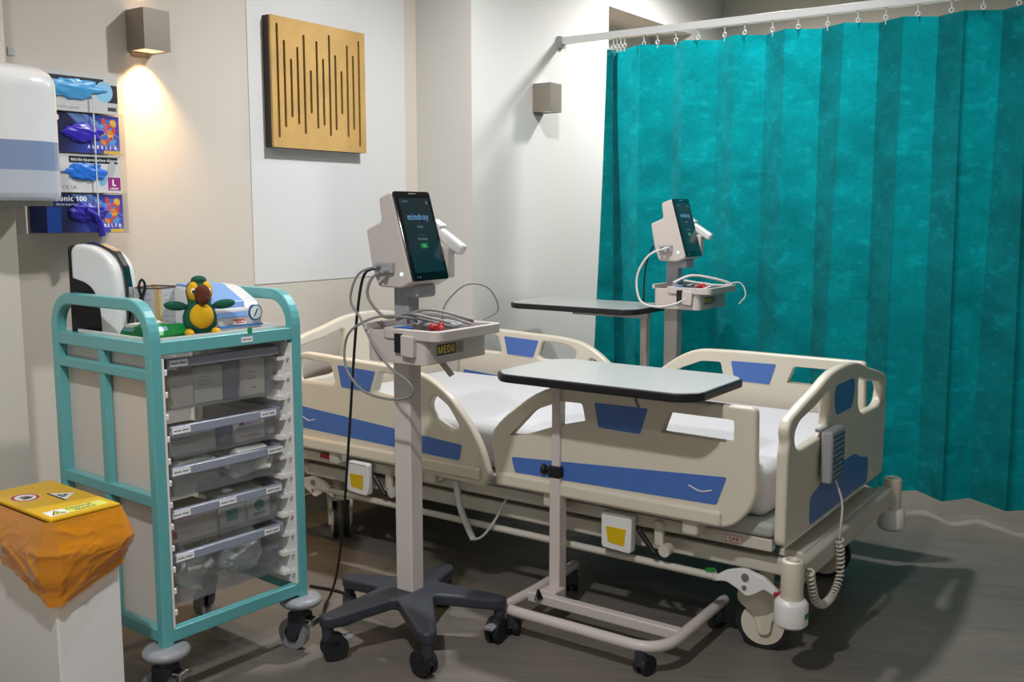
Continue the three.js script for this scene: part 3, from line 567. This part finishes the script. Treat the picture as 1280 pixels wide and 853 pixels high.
// ---------------------------------------------------------------- hospital bed (local origin under its middle)
const BX = -1.86, BZ = -3.02;
const bx = (x) => x - BX, bz = (z) => z - BZ;
{
  const t = thing('hospital_bed', 'cream hospital bed with blue panelled side rails and end boards', 'bed', [BX, 0, BZ]);
  const railT = .034;
  const P = (a) => a.map(([x, y]) => [bx(x), y]);
  const footRail = {
    out: P([[-1.815, .388], [-1.84, .555], [-1.79, .612], [-1.68, .694], [-1.6, .73], [-1.45, .735], [-.962, .733], [-.955, .47], [-1.02, .392], [-1.1, .384]]), r: [.02, .03, .04, .1, .06, .08, .02, .06, .05, .03],
    holes: [P([[-1.785, .548], [-1.685, .652], [-1.58, .695], [-1.492, .697], [-1.476, .628], [-1.608, .592], [-1.72, .55]]), P([[-1.224, .704], [-1.013, .704], [-1.012, .621], [-1.253, .624]])],
    badge: P([[-1.457, .695], [-1.282, .697], [-1.305, .62], [-1.442, .622]]), stripe: P([[-1.755, .489], [-1.038, .534], [-1.066, .452], [-1.742, .441]]), lip: [-1.81, -1.05], smile: [-1.115, .487],
  };
  const headRail = {
    out: P([[-1.864, .372], [-1.845, .41], [-1.879, .505], [-1.93, .58], [-2.01, .66], [-2.1, .712], [-2.2, .73], [-2.7, .748], [-2.76, .7], [-2.765, .44], [-2.72, .396]]), r: [.01, .03, .05, .05, .05, .05, .06, .05, .05, .05, .04],
    holes: [P([[-2.71, .722], [-2.547, .713], [-2.525, .642], [-2.72, .64]]), P([[-2.312, .705], [-2.2, .7], [-2.14, .675], [-2.16, .618], [-2.335, .632]]), P([[-2.07, .655], [-2.013, .623], [-1.962, .556], [-2.001, .544], [-2.064, .571], [-2.094, .614]])],
    badge: P([[-2.509, .714], [-2.329, .707], [-2.357, .632], [-2.492, .637]]), stripe: P([[-2.735, .548], [-1.952, .5], [-1.964, .446], [-2.735, .467]]), lip: [-2.7, -1.875], smile: [-2.66, .5],
  };
  for (const s of [1, -1]) {
    const zf = s > 0 ? bz(-2.5) - railT : bz(-3.552);                                    // low-z side of the slab
    for (const R of [footRail, headRail]) {
      const g = plate(R.out, R.r, railT, { holes: R.holes, hr: .018, bevel: .009, curve: 8 }).translate(0, 0, zf);
      const m = mesh('side_rail', g, M.bed, t);
      for (const k of [0, 1]) {
        const z = k ? zf + railT - .001 : zf - .0015;
        mesh('badge', plate(R.badge, .006, .0025).translate(0, 0, z), M.blue, m, 'blue grip badge');
        mesh('stripe', plate(R.stripe, .008, .0025).translate(0, 0, z), M.blue, m, 'long blue stripe');
      }
      const zo = s > 0 ? zf + railT : zf;
      mesh('lower_lip', span(bx(R.lip[0]), bx(R.lip[1]), .392, .436, zo - .012, zo + .012, .01), M.bed, m);
      mesh('swoosh', tube([[bx(R.smile[0]) - .035, R.smile[1] + .008, zo + s * .0016], [bx(R.smile[0]), R.smile[1] - .004, zo + s * .0016], [bx(R.smile[0]) + .035, R.smile[1] + .004, zo + s * .0016]], .0025, 12, 5), M.cableWhite, m, 'pale curved mark');
    }
  }
  // end boards: shape in (u, y), u across the bed
  const endBoard = (name, x, top, flip) => {
    const hw = .487, y0 = .352, k = top - .79;
    const half = [[hw, y0], [hw, .615], [.476, .64], [.49, .672 + k * .5], [.47, .703 + k * .7], [.37, .728 + k], [.25, .752 + k], [.14, .784 + k], [0, .793 + k]];
    const hr2 = [.03, .03, .02, .03, .05, .06, .06, .06, .06];
    const arch = [...half, ...half.slice(0, -1).reverse().map(([a, b]) => [-a, b])], rad = [...hr2, ...hr2.slice(0, -1).reverse()];
    const hole = (s) => [[s * .145, .735 + k], [s * .26, .705 + k], [s * .40, .682 + k], [s * .435, .655 + k * .6], [s * .42, .618], [s * .38, .606], [s * .2, .61], [s * .155, .64]];
    const d = .032, m = mesh(name, plate(arch, rad, d, { holes: [hole(1), hole(-1).reverse()], hr: .025, bevel: .01, curve: 8 }).rotateY(Math.PI / 2).translate(x, 0, 0), M.bed, t);
    for (const xx of name === 'footboard' ? [x - .001, x + d - .0015] : [x - .001]) {
      mesh('badge', plate([[-.09, top - .05], [.09, top - .05], [.105, .71], [.08, .65], [-.08, .65], [-.105, .71]], .02, .0025).rotateY(Math.PI / 2).translate(xx, 0, 0), M.blue, m, 'blue centre badge');
      mesh('panel', plate([[-.29, .366], [.29, .366], [.29, .45], [.22, .462], [.13, .492], [-.13, .492], [-.22, .462], [-.29, .45]], .02, .0025).rotateY(Math.PI / 2).translate(xx, 0, 0), M.blue, m, 'lower blue panel');
    }
    return m;
  };
  endBoard('footboard', bx(-.915), .792); endBoard('headboard', bx(-2.87), .845);
  // deck and frame
  mesh('deck', [span(bx(-2.82), bx(-.925), .362, .406, -.462, .462, .016)], std(0xa9aba4, .5), t, 'pale grey mattress platform');
  mesh('deck_frame', [span(bx(-2.84), bx(-.93), .322, .36, .42, .452, .006), span(bx(-2.84), bx(-.93), .322, .36, -.452, -.42, .006), ...[-2.78, -2.2, -1.62, -.96].map(x => span(bx(x) - .02, bx(x) + .02, .324, .358, -.43, .43, .005))], M.bedMetal, t);
  mesh('base_frame', [span(bx(-2.86), bx(-.88), .245, .295, .36, .41, .008), span(bx(-2.86), bx(-.88), .245, .295, -.41, -.36, .008), span(bx(-2.88), bx(-2.8), .25, .32, -.46, .46, .01), span(bx(-1.05), bx(-1.0), .26, .32, -.36, .36, .006), span(bx(-2.7), bx(-2.65), .26, .32, -.36, .36, .006)], M.bedMetal, t);
  mesh('end_beam', [span(bx(-.89), bx(-.835), .25, .316, bz(-3.47), bz(-2.53), .012), span(bx(-.93), bx(-.86), .3, .322, bz(-3.4), bz(-2.62), .006)], M.bedMetal, t, 'foot end cross beam');
  for (const [x, a] of [[-.5, .12], [.45, -.12]]) for (const z of [.25, -.25]) mesh('lift_arm', box(.62, .04, .05, 0, 0, 0, .008).rotateZ(a).translate(x, .29, z), M.bedDark, t);
  mesh('lift_motor', span(-.3, .25, .25, .32, -.06, .06, .01), M.bedDark, t);
  for (const x of [-2.55, -2.1, -1.62, -1.15]) for (const s of [1, -1]) mesh('rail_bracket', box(.05, .06, .075, bx(x), .375, s * .475, .01), M.bedMetal, t);
  for (const s of [1, -1]) mesh('pedal_bar', cylX(.0115, 1.62, bx(-1.9), .217, s * .445, 16), M.bedMetal, t);
  // corner bumpers
  for (const [x, s] of [[-.852, 1], [-.852, -1], [-2.9, 1], [-2.9, -1]]) {
    const b = mesh('bumper_post', lathe([[.012, .31], [.014, .335], [.026, .335], [.03, .329], [.03, .22], [0, .22]], 28).translate(bx(x), 0, s * .505), M.bed, t, 'cream bumper sleeve');
    mesh('bumper', lathe([[0, .152], [.036, .152], [.045, .162], [.045, .215], [.036, .228], [0, .228]], 28).translate(bx(x), 0, s * .505), M.white, b, 'white round bumper');
    if (s > 0 && x > -1) mesh('bumper_mark', new THREE.CylinderGeometry(.0455, .0455, .016, 20, 1, true, 1.2, .6).translate(bx(x), .19, .505), M.green, b, 'green mark');
  }
  // castors with pedals
  for (const [x, s, turn, front] of [[-.985, 1, .12, 1], [-1.02, -1, 0, 1], [-2.7, 1, -.7, 0], [-2.7, -1, .2, 0]]) {
    const c = new THREE.Group(); c.name = 'castor'; c.position.set(bx(x), 0, s * .335); c.rotation.y = turn; t.add(c);
    mesh('tyre', [cylZ(.076, .016, 0, .076, .022, 40), cylZ(.076, .016, 0, .076, -.022, 40)], M.rubber, c);
    for (const k of [1, -1]) mesh('wheel_disc', cylZ(.062, .004, 0, .076, k * .031, 36), M.bed, c);
    mesh('wheel_cover', [plate([[-.075, .14], [-.07, .18], [.06, .18], [.07, .14], [.03, .1], [.025, .05], [-.01, .045], [-.02, .1]], .02, .012, { bevel: .003 }).translate(0, 0, .033), plate([[-.075, .14], [-.07, .18], [.06, .18], [.07, .14], [.03, .1], [.025, .05], [-.01, .045], [-.02, .1]], .02, .012, { bevel: .003 }).translate(0, 0, -.045), span(-.06, .055, .155, .185, -.04, .04, .01), cyl(.022, .022, .09, 0, .22, 0, 18)], M.bed, c);
    const pz = s * .445;
    const ped = mesh('pedal', plate([[-.1, -.008], [-.06, .02], [-.01, .035], [.05, .02], [.1, -.018], [.1, -.032], [.05, -.012], [.03, -.03], [0, -.045], [-.02, -.03], [-.06, -.012], [-.1, -.02]], .012, .018, { bevel: .003 }).translate(bx(x) - .015, .226, pz - .009), M.white, t, 'white brake pedal');
    mesh('pedal_pivot', [cylZ(.011, .026, bx(x) - .018, .238, pz, 18), cylZ(.007, .024, bx(x) - .02, .207, pz, 14)], M.steel, ped);
    mesh('pedal_tip', [box(.02, .014, .024, bx(x) + .085 * (front ? 1 : -1) - .01, .208 + (front ? 0 : .012), pz, .004)], M.red, ped, 'red pedal tip');
    mesh('pedal_pad', [cyl(.017, .015, .014, bx(x) - .125, .224, pz, 20)], M.white, ped);
    if (front) mesh('pedal_cap', [cyl(.0165, .0165, .004, bx(x) - .125, .2335, pz, 20)], M.green, ped, 'green pedal cap');
  }
  // angle indicators, levers, CPR tag
  for (const x of [-1.395, -2.455]) {
    const a = mesh('angle_box', [plate([[-.05, -.055], [.05, -.06], [.052, .055], [-.052, .055]], .012, .03, { bevel: .004 }).translate(bx(x), .305, .462)], M.white, t, 'white angle indicator');
    mesh('angle_window', plate([[-.026, -.026], [.028, -.03], [.034, .022], [-.034, .022]], .004, .003).translate(bx(x), .296, .4905), M.yellow, a, 'yellow indicator window');
    mesh('release_lever', [new THREE.CapsuleGeometry(.008, .075, 4, 10).rotateZ(.72).translate(bx(x) + .095, .288, .475)], M.black, t, 'black release lever');
    mesh('pivot', [cylZ(.018, .03, bx(x) + .15, .27, .46, 18), box(.03, .08, .02, bx(x) + .125, .315, .455, .008)], M.bedMetal, t);
  }
  const cpr = canvasTex(128, 64, (c, w, h) => { c.fillStyle = '#ddd8ce'; c.fillRect(0, 0, w, h); c.strokeStyle = '#b02020'; c.lineWidth = 4; c.strokeRect(4, 4, w - 8, h - 8); c.fillStyle = '#a31c1c'; c.font = 'bold 42px sans-serif'; c.textAlign = 'center'; c.fillText('CPR', w / 2, 48); });
  mesh('cpr_tag', box(.05, .022, .002, bx(-1.04), .341, .453), std(0xffffff, .5, { map: cpr }), t, 'red CPR tag');
  mesh('cpr_lever', [box(.1, .018, .012, bx(-2.62), .352, .458, .005)], M.red, t, 'red CPR lever');
  mesh('hose', [tube([[bx(-2.03), .35, .455], [bx(-2.0), .27, .47], [bx(-1.965), .2, .47], [bx(-1.945), .17, .47]], .011, 20, 8), tube([[bx(-1.945), .168, .47], [bx(-1.905), .19, .47], [bx(-1.86), .25, .465], [bx(-1.845), .3, .44], [bx(-1.84), .33, .41]], .0045, 24, 6)], M.cableWhite, t, 'pale drooping cable');
  // hand control on the footboard
  const hx = bx(-.878), hz = bz(-2.845);
  const h = mesh('hand_control', [box(.034, .155, .125, hx + .019, .555, hz, .01), box(.02, .012, .07, hx - .012, .628, hz + .01, .005)], M.deviceGrey, t, 'grey hand control');
  const keys = canvasTex(128, 192, (c, w, hh) => { c.fillStyle = '#31425c'; c.fillRect(0, 0, w, hh); for (let j = 0; j < 8; j++) for (let i = 0; i < 5; i++) { c.fillStyle = (j === 4 && i === 0) || (j === 3 && i === 4) ? '#b23a3a' : (j === 5 && i === 4) ? '#2d8a4a' : '#a9b6c8'; c.fillRect(8 + i * 24, 8 + j * 23, 15, 13); } });
  mesh('keypad', box(.002, .13, .1, hx + .0365, .552, hz, 0), std(0xffffff, .4, { map: keys }), h, 'blue membrane keypad');
  const coilPath = new THREE.CatmullRomCurve3([[.32, -2.809], [.26, -2.825], [.2, -2.822], [.165, -2.76], [.165, -2.68], [.2, -2.61], [.26, -2.57], [.3, -2.555]].map(([y, z]) => V(hx + .06, y, bz(z)))), cp = [], NC = 34;
  const fr = coilPath.computeFrenetFrames(NC * 12);
  for (let i = 0; i <= NC * 12; i++) { const u = i / (NC * 12), p = coilPath.getPointAt(u), a = u * NC * 2 * Math.PI; cp.push(p.add(fr.normals[i].clone().multiplyScalar(.0095 * Math.cos(a))).add(fr.binormals[i].clone().multiplyScalar(.0095 * Math.sin(a)))); }
  mesh('control_cable', [new THREE.TubeGeometry(new THREE.CatmullRomCurve3(cp), NC * 12, .0036, 5), tube([[hx + .03, .48, hz], [hx + .055, .42, hz + .01], [hx + .062, .36, bz(-2.808)], [hx + .06, .32, bz(-2.809)]], .0035, 16, 6)], M.bedMetal, h, 'coiled control cable');
}
// mattress with fitted sheet
{
  const g = mergeVertices(new RoundedBoxGeometry(1.84, .145, .87, 10, .035)), p = g.attributes.position;
  for (let i = 0; i < p.count; i++) { const x = p.getX(i), y = p.getY(i), z = p.getZ(i), e = Math.abs(x) / .92; p.setXYZ(i, x, y + (y > 0 ? .006 * (vn(x * 5 + 9, z * 7) - .5) : 0), z); }
  g.computeVertexNormals();
  single('mattress', g.translate(0, .0725, 0), M.sheet, 'mattress under a smooth white sheet on the hospital bed', 'mattress', [-1.875, .407, BZ]);
}

// ---------------------------------------------------------------- overbed tables (local x along the top)
function overbedTable(label, x, z, top, turn, poleX) {
  const t = thing('overbed_table', label, 'table', [x, 0, z], turn);
  const W = .33, D = .19, c = .05, o = (w, d, k) => [[-w + k, -d], [w - k, -d], [w, -d + k], [w, d - k], [w - k, d], [-w + k, d], [-w, d - k], [-w, -d + k]];
  mesh('table_edge', plate(o(W, D, c), .025, .024, { bevel: .005 }).rotateX(-Math.PI / 2).translate(0, top - .024, 0), M.black, t, 'black edging');
  mesh('table_top', plate(o(W - .007, D - .007, c - .002), .022, .003).rotateX(-Math.PI / 2).translate(0, top - .0022, 0), M.topWhite || (M.topWhite = phys(0xb2b4b1, .35, { clearcoat: .1 })), t, 'white laminate top');
  mesh('top_support', [span(poleX - .02, poleX + .36, top - .052, top - .026, -.02, .02, .004), span(poleX + .25, poleX + .27, top - .03, top - .026, -.15, .15, .002)], M.pole, t);
  mesh('height_lever', [tube([[-poleX * .6, top - .028, .1], [-poleX * .6 + .01, top - .04, .13], [-poleX * .6 + .03, top - .055, .15]], .004, 10, 6)], M.deviceGrey, t, 'grey height lever');
  mesh('outer_pole', span(poleX - .019, poleX + .019, .06, top - .3, -.022, .022, .005), M.pole, t);
  mesh('inner_pole', span(poleX - .0145, poleX + .0145, top - .32, top - .03, -.0175, .0175, .004), M.pole, t);
  mesh('collar', span(poleX - .023, poleX + .023, top - .335, top - .298, -.026, .026, .006), M.black, t, 'black collar');
  mesh('collar_knob', [cylX(.01, .02, poleX - .032, top - .317, .006, 12), ball(.013, .018, .018, poleX - .046, top - .317, .006, 12)], M.black, t, 'black clamp knob');
  // base: open frame of round-cornered tube
  const L = -.265, R = .255, F = .205, B = -.235, y = .085, r = .0162;
  const path = [[L - .015, y, B + .0], [L, y, -.02], [L, y, F - .05], [L + .012, y, F - .012], [L + .05, y, F], [0, y, F], [R - .075, y, F], [R - .025, y, F - .022], [R, y, F - .075], [R, y, 0], [R - .005, y, B]];
  mesh('base_tube', tube(path, r, 110, 10, false, .35), M.pole, t);
  mesh('base_bar', span(L + .008, R - .005, y - .016, y + .016, .058, .088, .005), M.pole, t);
  mesh('pole_shoe', span(poleX - .028, poleX + .03, y - .03, y + .02, .0, .06, .004), M.pole, t);
  mesh('base_knob', new THREE.CylinderGeometry(.004, .018, .03, 3).translate(poleX - .01, y + .02, .096), M.black, t, 'black wedge knob');
  for (const [cx, cz, a] of [[L + .03, F - .01, .4], [R - .06, F - .005, -.2], [L - .008, B + .03, .7], [R - .005, B + .03, 1.0]]) twinCastor(t, cx, cz, a, .027, false, y - .008);
  return t;
}
overbedTable('overbed table with black edged white top beside the near side rail', -1.385, -2.505, .785, 0, -.2);
overbedTable('overbed table with black edged white top between the bed and the curtain', -2.29, -3.86, .845, Math.PI, -.29);

// ---------------------------------------------------------------- patient monitors on stands (local z = front, local x = right)
const screenTex = canvasTex(320, 512, (c, w, h) => {
  const g = c.createLinearGradient(0, 0, 0, h); g.addColorStop(0, '#2c3a40'); g.addColorStop(1, '#163a40'); c.fillStyle = g; c.fillRect(0, 0, w, h);
  c.textAlign = 'center'; c.fillStyle = '#7fb4e6'; c.font = 'bold 56px sans-serif'; c.fillText('mindray', w / 2, 150);
  c.fillStyle = '#9fb8c6'; c.font = '24px sans-serif'; c.fillText('ready', w / 2, 205); c.font = '15px sans-serif'; c.fillText('-----------', w / 2, 258); c.font = '24px sans-serif'; c.fillText('No name', w / 2, 290);
  c.fillStyle = '#1f9a50'; c.fillRect(w / 2 - 36, 312, 72, 34); c.fillStyle = '#d8f0e0'; c.font = '20px sans-serif'; c.fillText('OK', w / 2, 337);
  c.fillStyle = '#8aa3aa'; c.fillRect(30, 20, 60, 5); c.fillRect(w - 40, 20, 12, 22);
});
function monitorStand(label, x, z, turn) {
  const t = thing('patient_monitor_stand', label, 'patient monitor', [x, 0, z], turn);
  // five-armed base; arm angles measured in the local plane
  const star = new THREE.Shape(), R = .262, N = 5, a0 = THREE.MathUtils.degToRad(15), pts = [];
  for (let i = 0; i < N; i++) {
    const a = a0 + i * 2 * Math.PI / N, u = [Math.cos(a), Math.sin(a)], v = [-u[1], u[0]];
    for (const [r, w] of [[.085, -.052], [R, -.026], [R + .022, -.012], [R + .022, .012], [R, .026], [.085, .052]]) pts.push([u[0] * r + v[0] * w, u[1] * r + v[1] * w]);
  }
  const sg = plate(pts, .02, .034, { bevel: .008 }).rotateX(-Math.PI / 2), p = sg.attributes.position;
  const sg2 = sg; for (let i = 0; i < p.count; i++) { const r = Math.hypot(p.getX(i), p.getZ(i)); p.setY(i, p.getY(i) + .098 + .04 * Math.max(0, 1 - r / .24)); } sg2.computeVertexNormals();
  mesh('star_base', sg2, M.darkBase, t, 'dark grey five armed base');
  for (let i = 0; i < N; i++) { const a = a0 + i * 2 * Math.PI / N; twinCastor(t, Math.cos(a) * R, -Math.sin(a) * R, i * 1.9 + .4, .037, i % 2 === 0, .1); }
  mesh('pole', span(-.027, .027, .14, .9, -.031, .031, .006), M.pole, t);
  mesh('pole_foot', span(-.033, .033, .136, .145, -.037, .037, .003), M.deviceGrey, t);
  mesh('upper_pole', span(-.024, .024, .9, 1.055, -.026, .028, .004), M.deviceGrey, t, 'grey upper pole');
  mesh('swivel', [span(-.04, .045, 1.015, 1.052, .02, .075, .01), span(-.02, .02, 1.04, 1.07, -.02, .06, .006)], M.deviceGrey, t, 'grey swivel block');
  // basket
  const bw = .14, B0 = -.028, B1 = .185, yb = .848, yt = .935;
  const ring = (x, z0, z1, y0, y1, r, w) => plate(rect(-x, x, -z1, -z0), r, y1 - y0, { holes: [rect(-x + w, x - w, -z1 + w, -z0 - w).reverse()], hr: r * .8, bevel: .0015 }).rotateX(-Math.PI / 2).translate(0, y0, 0);
  mesh('basket', [ring(bw, B0, B1, yb, yt, .028, .006), plate(rect(-bw + .002, bw - .002, -B1 + .002, -B0 - .002), .026, .006).rotateX(-Math.PI / 2).translate(0, yb, 0)], M.device, t);
  mesh('rim', [ring(bw + .006, .03, B1 + .048, yt - .02, yt + .006, .03, .02), plate(rect(-bw, bw, -B1 - .04, -B1 + .02), .01, .012).rotateX(-Math.PI / 2).translate(0, yt - .014, 0), span(-bw - .004, bw + .004, yt - .004, yt + .016, B0 - .003, B0 + .008, .003)], M.device, t);
  mesh('rim_inlay', span(-.1, bw - .02, yt - .003, yt + .003, B1 + .0, B1 + .03, .002), M.darkBase, t, 'dark rim inlay');
  mesh('cup_holder', [plate([[.112, .872], [.155, .868], [.158, .925], [.112, .928]], .006, .02, { bevel: .003 }).rotateY(-Math.PI / 2).translate(-bw + .004, 0, 0)], M.device, t);
  mesh('cup_slot', [span(-bw - .009, -bw + .001, .878, .93, .084, .113, .002)], M.black, t, 'black slot');
  const badge = canvasTex(256, 64, (c, w, h) => { c.fillStyle = '#24221e'; c.fillRect(0, 0, w, h); c.fillStyle = '#f0cc1e'; c.font = 'bold 60px sans-serif'; c.fillText('MEDii', 6, 54); c.fillStyle = '#8d867c'; c.fillRect(182, 0, 74, 64); c.fillStyle = '#5f5a52'; c.font = '40px sans-serif'; c.fillText('cc', 192, 48); });
  mesh('badge', new THREE.PlaneGeometry(.115, .03).translate(-.035, .885, B1 + .001), std(0xffffff, .45, { map: badge }), t, 'yellow lettered badge');
  mesh('basket_hook', [span(-.02, .02, .86, .92, B0 - .03, B0 - .022, .002), span(-.02, .02, .86, .87, B0 - .03, B0, .002)], M.pole, t);
  // monitor head: side profile in (z, y)
  const prof = [[.018, 1.307], [-.028, 1.29], [-.018, 1.227], [-.076, 1.203], [-.056, 1.1], [-.034, 1.046], [.05, 1.044], [.09, 1.062]];
  const hw = .08, head = mesh('monitor', plate(prof, [.01, .012, .008, .008, .01, .012, .012, .01], hw * 2, { bevel: .006 }).rotateY(-Math.PI / 2).translate(hw, 0, 0), M.device, t);
  const tilt = Math.atan2(.072, .245), cx = .0555, cy = 1.1845;
  const F = new THREE.Group(); F.name = 'front_panel'; F.position.set(0, cy, cx - .002); F.rotation.x = -tilt; t.add(F);
  mesh('bezel', plate(rect(-.077, .077, -.127, .128), .01, .006, { bevel: .002 }).translate(0, 0, 0), M.blackGloss, F, 'glossy black bezel');
  mesh('screen', new THREE.PlaneGeometry(.128, .212).translate(.002, .002, .0064), phys(0x000000, .12, { emissive: 0xffffff, emissiveMap: screenTex, emissiveIntensity: .75 }), F, 'lit teal screen');
  mesh('indicator', [new THREE.CircleGeometry(.0018, 10).translate(-.055, -.116, .0064), new THREE.CircleGeometry(.0018, 10).translate(-.045, -.116, .0064), box(.03, .002, .0004, 0, .121, .0064)], M.deviceGrey, F);
  mesh('status_light', cylX(.005, .003, -hw - .001, 1.083, .055, 14), std(0xffffff, .4, { emissive: 0xbff5dc, emissiveIntensity: 1.1 }), t, 'glowing status light');
  mesh('connector', [span(-hw - .012, -hw, 1.085, 1.115, -.03, .03, .003), cylX(.007, .03, -hw - .018, 1.105, -.015, 12), cylX(.007, .03, -hw - .018, 1.093, .012, 12)], M.deviceGrey, t, 'cable connectors');
  // thermometer holder on the right
  mesh('probe_holder', [box(.04, .09, .075, hw + .022, 1.11, .045, .008)], M.device, t);
  mesh('probe', [box(.032, .035, .13, 0, 0, 0, .012).rotateX(.55).translate(hw + .03, 1.175, .065), box(.034, .02, .04, 0, 0, 0, .006).rotateX(.55).translate(hw + .03, 1.215, .03)], M.whiteGloss, t, 'white hand held probe');
  // things lying in the basket are cables and cuffs of the monitor itself
  mesh('cuff', [ball(.05, .016, .07, .03, .94, .1, 16)], M.deviceGrey, t, 'grey rolled cuff');
  mesh('lead_clips', [ball(.011, .011, .011, -.06, .942, .145, 10), ball(.01, .01, .01, -.03, .944, .15, 10), ball(.009, .01, .012, -.045, .937, .16, 10)], M.red, t, 'red lead clips');
  return t;
}
const TURN = Math.PI / 2;
{
  const m = monitorStand('patient monitor on star base stand, a black cord trailing to the floor', -1.86, -2.13, TURN);
  // world (x, y, z) to the stand's own axes
  const q = (a) => a.map(([x, y, z]) => [-(z + 2.13), y, x + 1.86]);
  single('blue_packet', box(.05, .085, .045, 0, .0425, 0, .004), std(0x1f6fc0, .5), 'small blue packet in the basket of the monitor beside the drawer trolley', 'packet', [-1.8, .8555, -2.04], TURN);
  single('leaflet', box(.07, .11, .0015, 0, .055, 0).rotateX(-.5), M.device, 'printed leaflet leaning in the basket of the monitor beside the drawer trolley', 'leaflet', [-1.785, .8585, -2.18], TURN + .3);
  mesh('sensor_cable', [tube(q([[-1.875, 1.105, -2.03], [-1.93, 1.08, -2.01], [-1.952, 1.01, -2.0], [-1.915, .96, -2.0], [-1.86, .9, -1.985], [-1.79, .84, -1.975], [-1.715, .80, -1.975], [-1.72, .765, -1.98], [-1.8, .748, -1.985], [-1.9, .76, -1.99], [-1.965, .81, -1.995], [-1.978, .87, -2.0], [-1.95, .925, -2.0], [-1.87, .965, -2.02], [-1.79, .965, -2.06], [-1.72, .95, -2.1]]), .0036, 120, 7),
    tube(q([[-1.85, 1.095, -2.03], [-1.885, 1.07, -2.015], [-1.895, 1.02, -2.01], [-1.85, .965, -2.03], [-1.8, .975, -2.07], [-1.72, .965, -2.13], [-1.66, .945, -2.17]]), .0042, 60, 7)], M.cableGrey, m, 'grey looped sensor cable');
  mesh('coiled_cable', [tube(q([[-1.83, .955, -2.05], [-1.76, .985, -2.1], [-1.68, .96, -2.17], [-1.7, .945, -2.22], [-1.78, .96, -2.19], [-1.83, .968, -2.1], [-1.77, .975, -2.06], [-1.69, .95, -2.12]]), .0045, 70, 7), tube(q([[-1.74, .95, -2.14], [-1.74, 1.0, -2.16], [-1.7, 1.05, -2.2], [-1.66, 1.04, -2.25], [-1.64, .98, -2.27], [-1.67, .95, -2.24]]), .0026, 50, 6)], M.cableGrey, m, 'grey cable coiled in the basket');
  mesh('power_cord', tube(q([[-1.9, 1.098, -2.05], [-1.925, 1.08, -2.03], [-1.945, 1.0, -2.025], [-1.97, .86, -2.03], [-2.01, .67, -2.05], [-2.06, .48, -2.08], [-2.12, .3, -2.12], [-2.2, .12, -2.17], [-2.25, .03, -2.19], [-2.22, .007, -2.13], [-2.13, .006, -2.06], [-2.08, .006, -2.08], [-2.1, .006, -2.17], [-2.17, .006, -2.235], [-2.28, .006, -2.26], [-2.4, .006, -2.24]]), .0042, 140, 7), M.black, m, 'black power cord');
  mesh('leaflet', box(.05, .001, .05, 0, 0, 0).rotateX(.9).rotateY(.4).translate(-.02, .825, .16), M.device, m, 'printed leaflet hanging under the basket');
}
{
  const m = monitorStand('patient monitor on stand in front of the teal curtain, behind the bed', -1.9, -3.93, TURN);
  const q = (a) => a.map(([x, y, z]) => [-(z + 3.97), y, x + 1.92]);
  single('blue_packet', box(.05, .085, .045, 0, .0425, 0, .004), std(0x1f6fc0, .5), 'small blue packet in the basket of the monitor before the curtain', 'packet', [-1.84, .8555, -3.84], TURN);
  mesh('sensor_cable', [tube(q([[-1.9, 1.105, -3.87], [-1.98, 1.07, -3.85], [-2.03, .98, -3.84], [-2.01, .88, -3.83], [-1.93, .855, -3.82], [-1.83, .875, -3.815], [-1.76, .92, -3.83], [-1.72, .945, -3.9]]), .005, 60, 7), tube(q([[-1.88, .955, -3.88], [-1.82, .985, -3.93], [-1.74, .97, -4.0], [-1.69, .945, -4.05], [-1.74, .945, -3.98], [-1.84, .965, -3.9]]), .006, 60, 7), tube(q([[-1.72, .945, -4.06], [-1.67, .95, -4.1], [-1.645, .9, -4.1], [-1.67, .86, -4.09]]), .003, 20, 6)], M.cableWhite, m, 'white looped sensor cable');
  mesh('power_cord', tube(q([[-1.985, 1.12, -3.97], [-2.03, 1.1, -3.98], [-2.07, 1.0, -3.99], [-2.08, .8, -4.0], [-2.08, .4, -4.02], [-2.07, .06, -4.03], [-2.02, .007, -4.04], [-1.9, .006, -4.1]]), .0042, 80, 7), M.black, m, 'black power cord');
}

renderer.render(scene, camera);
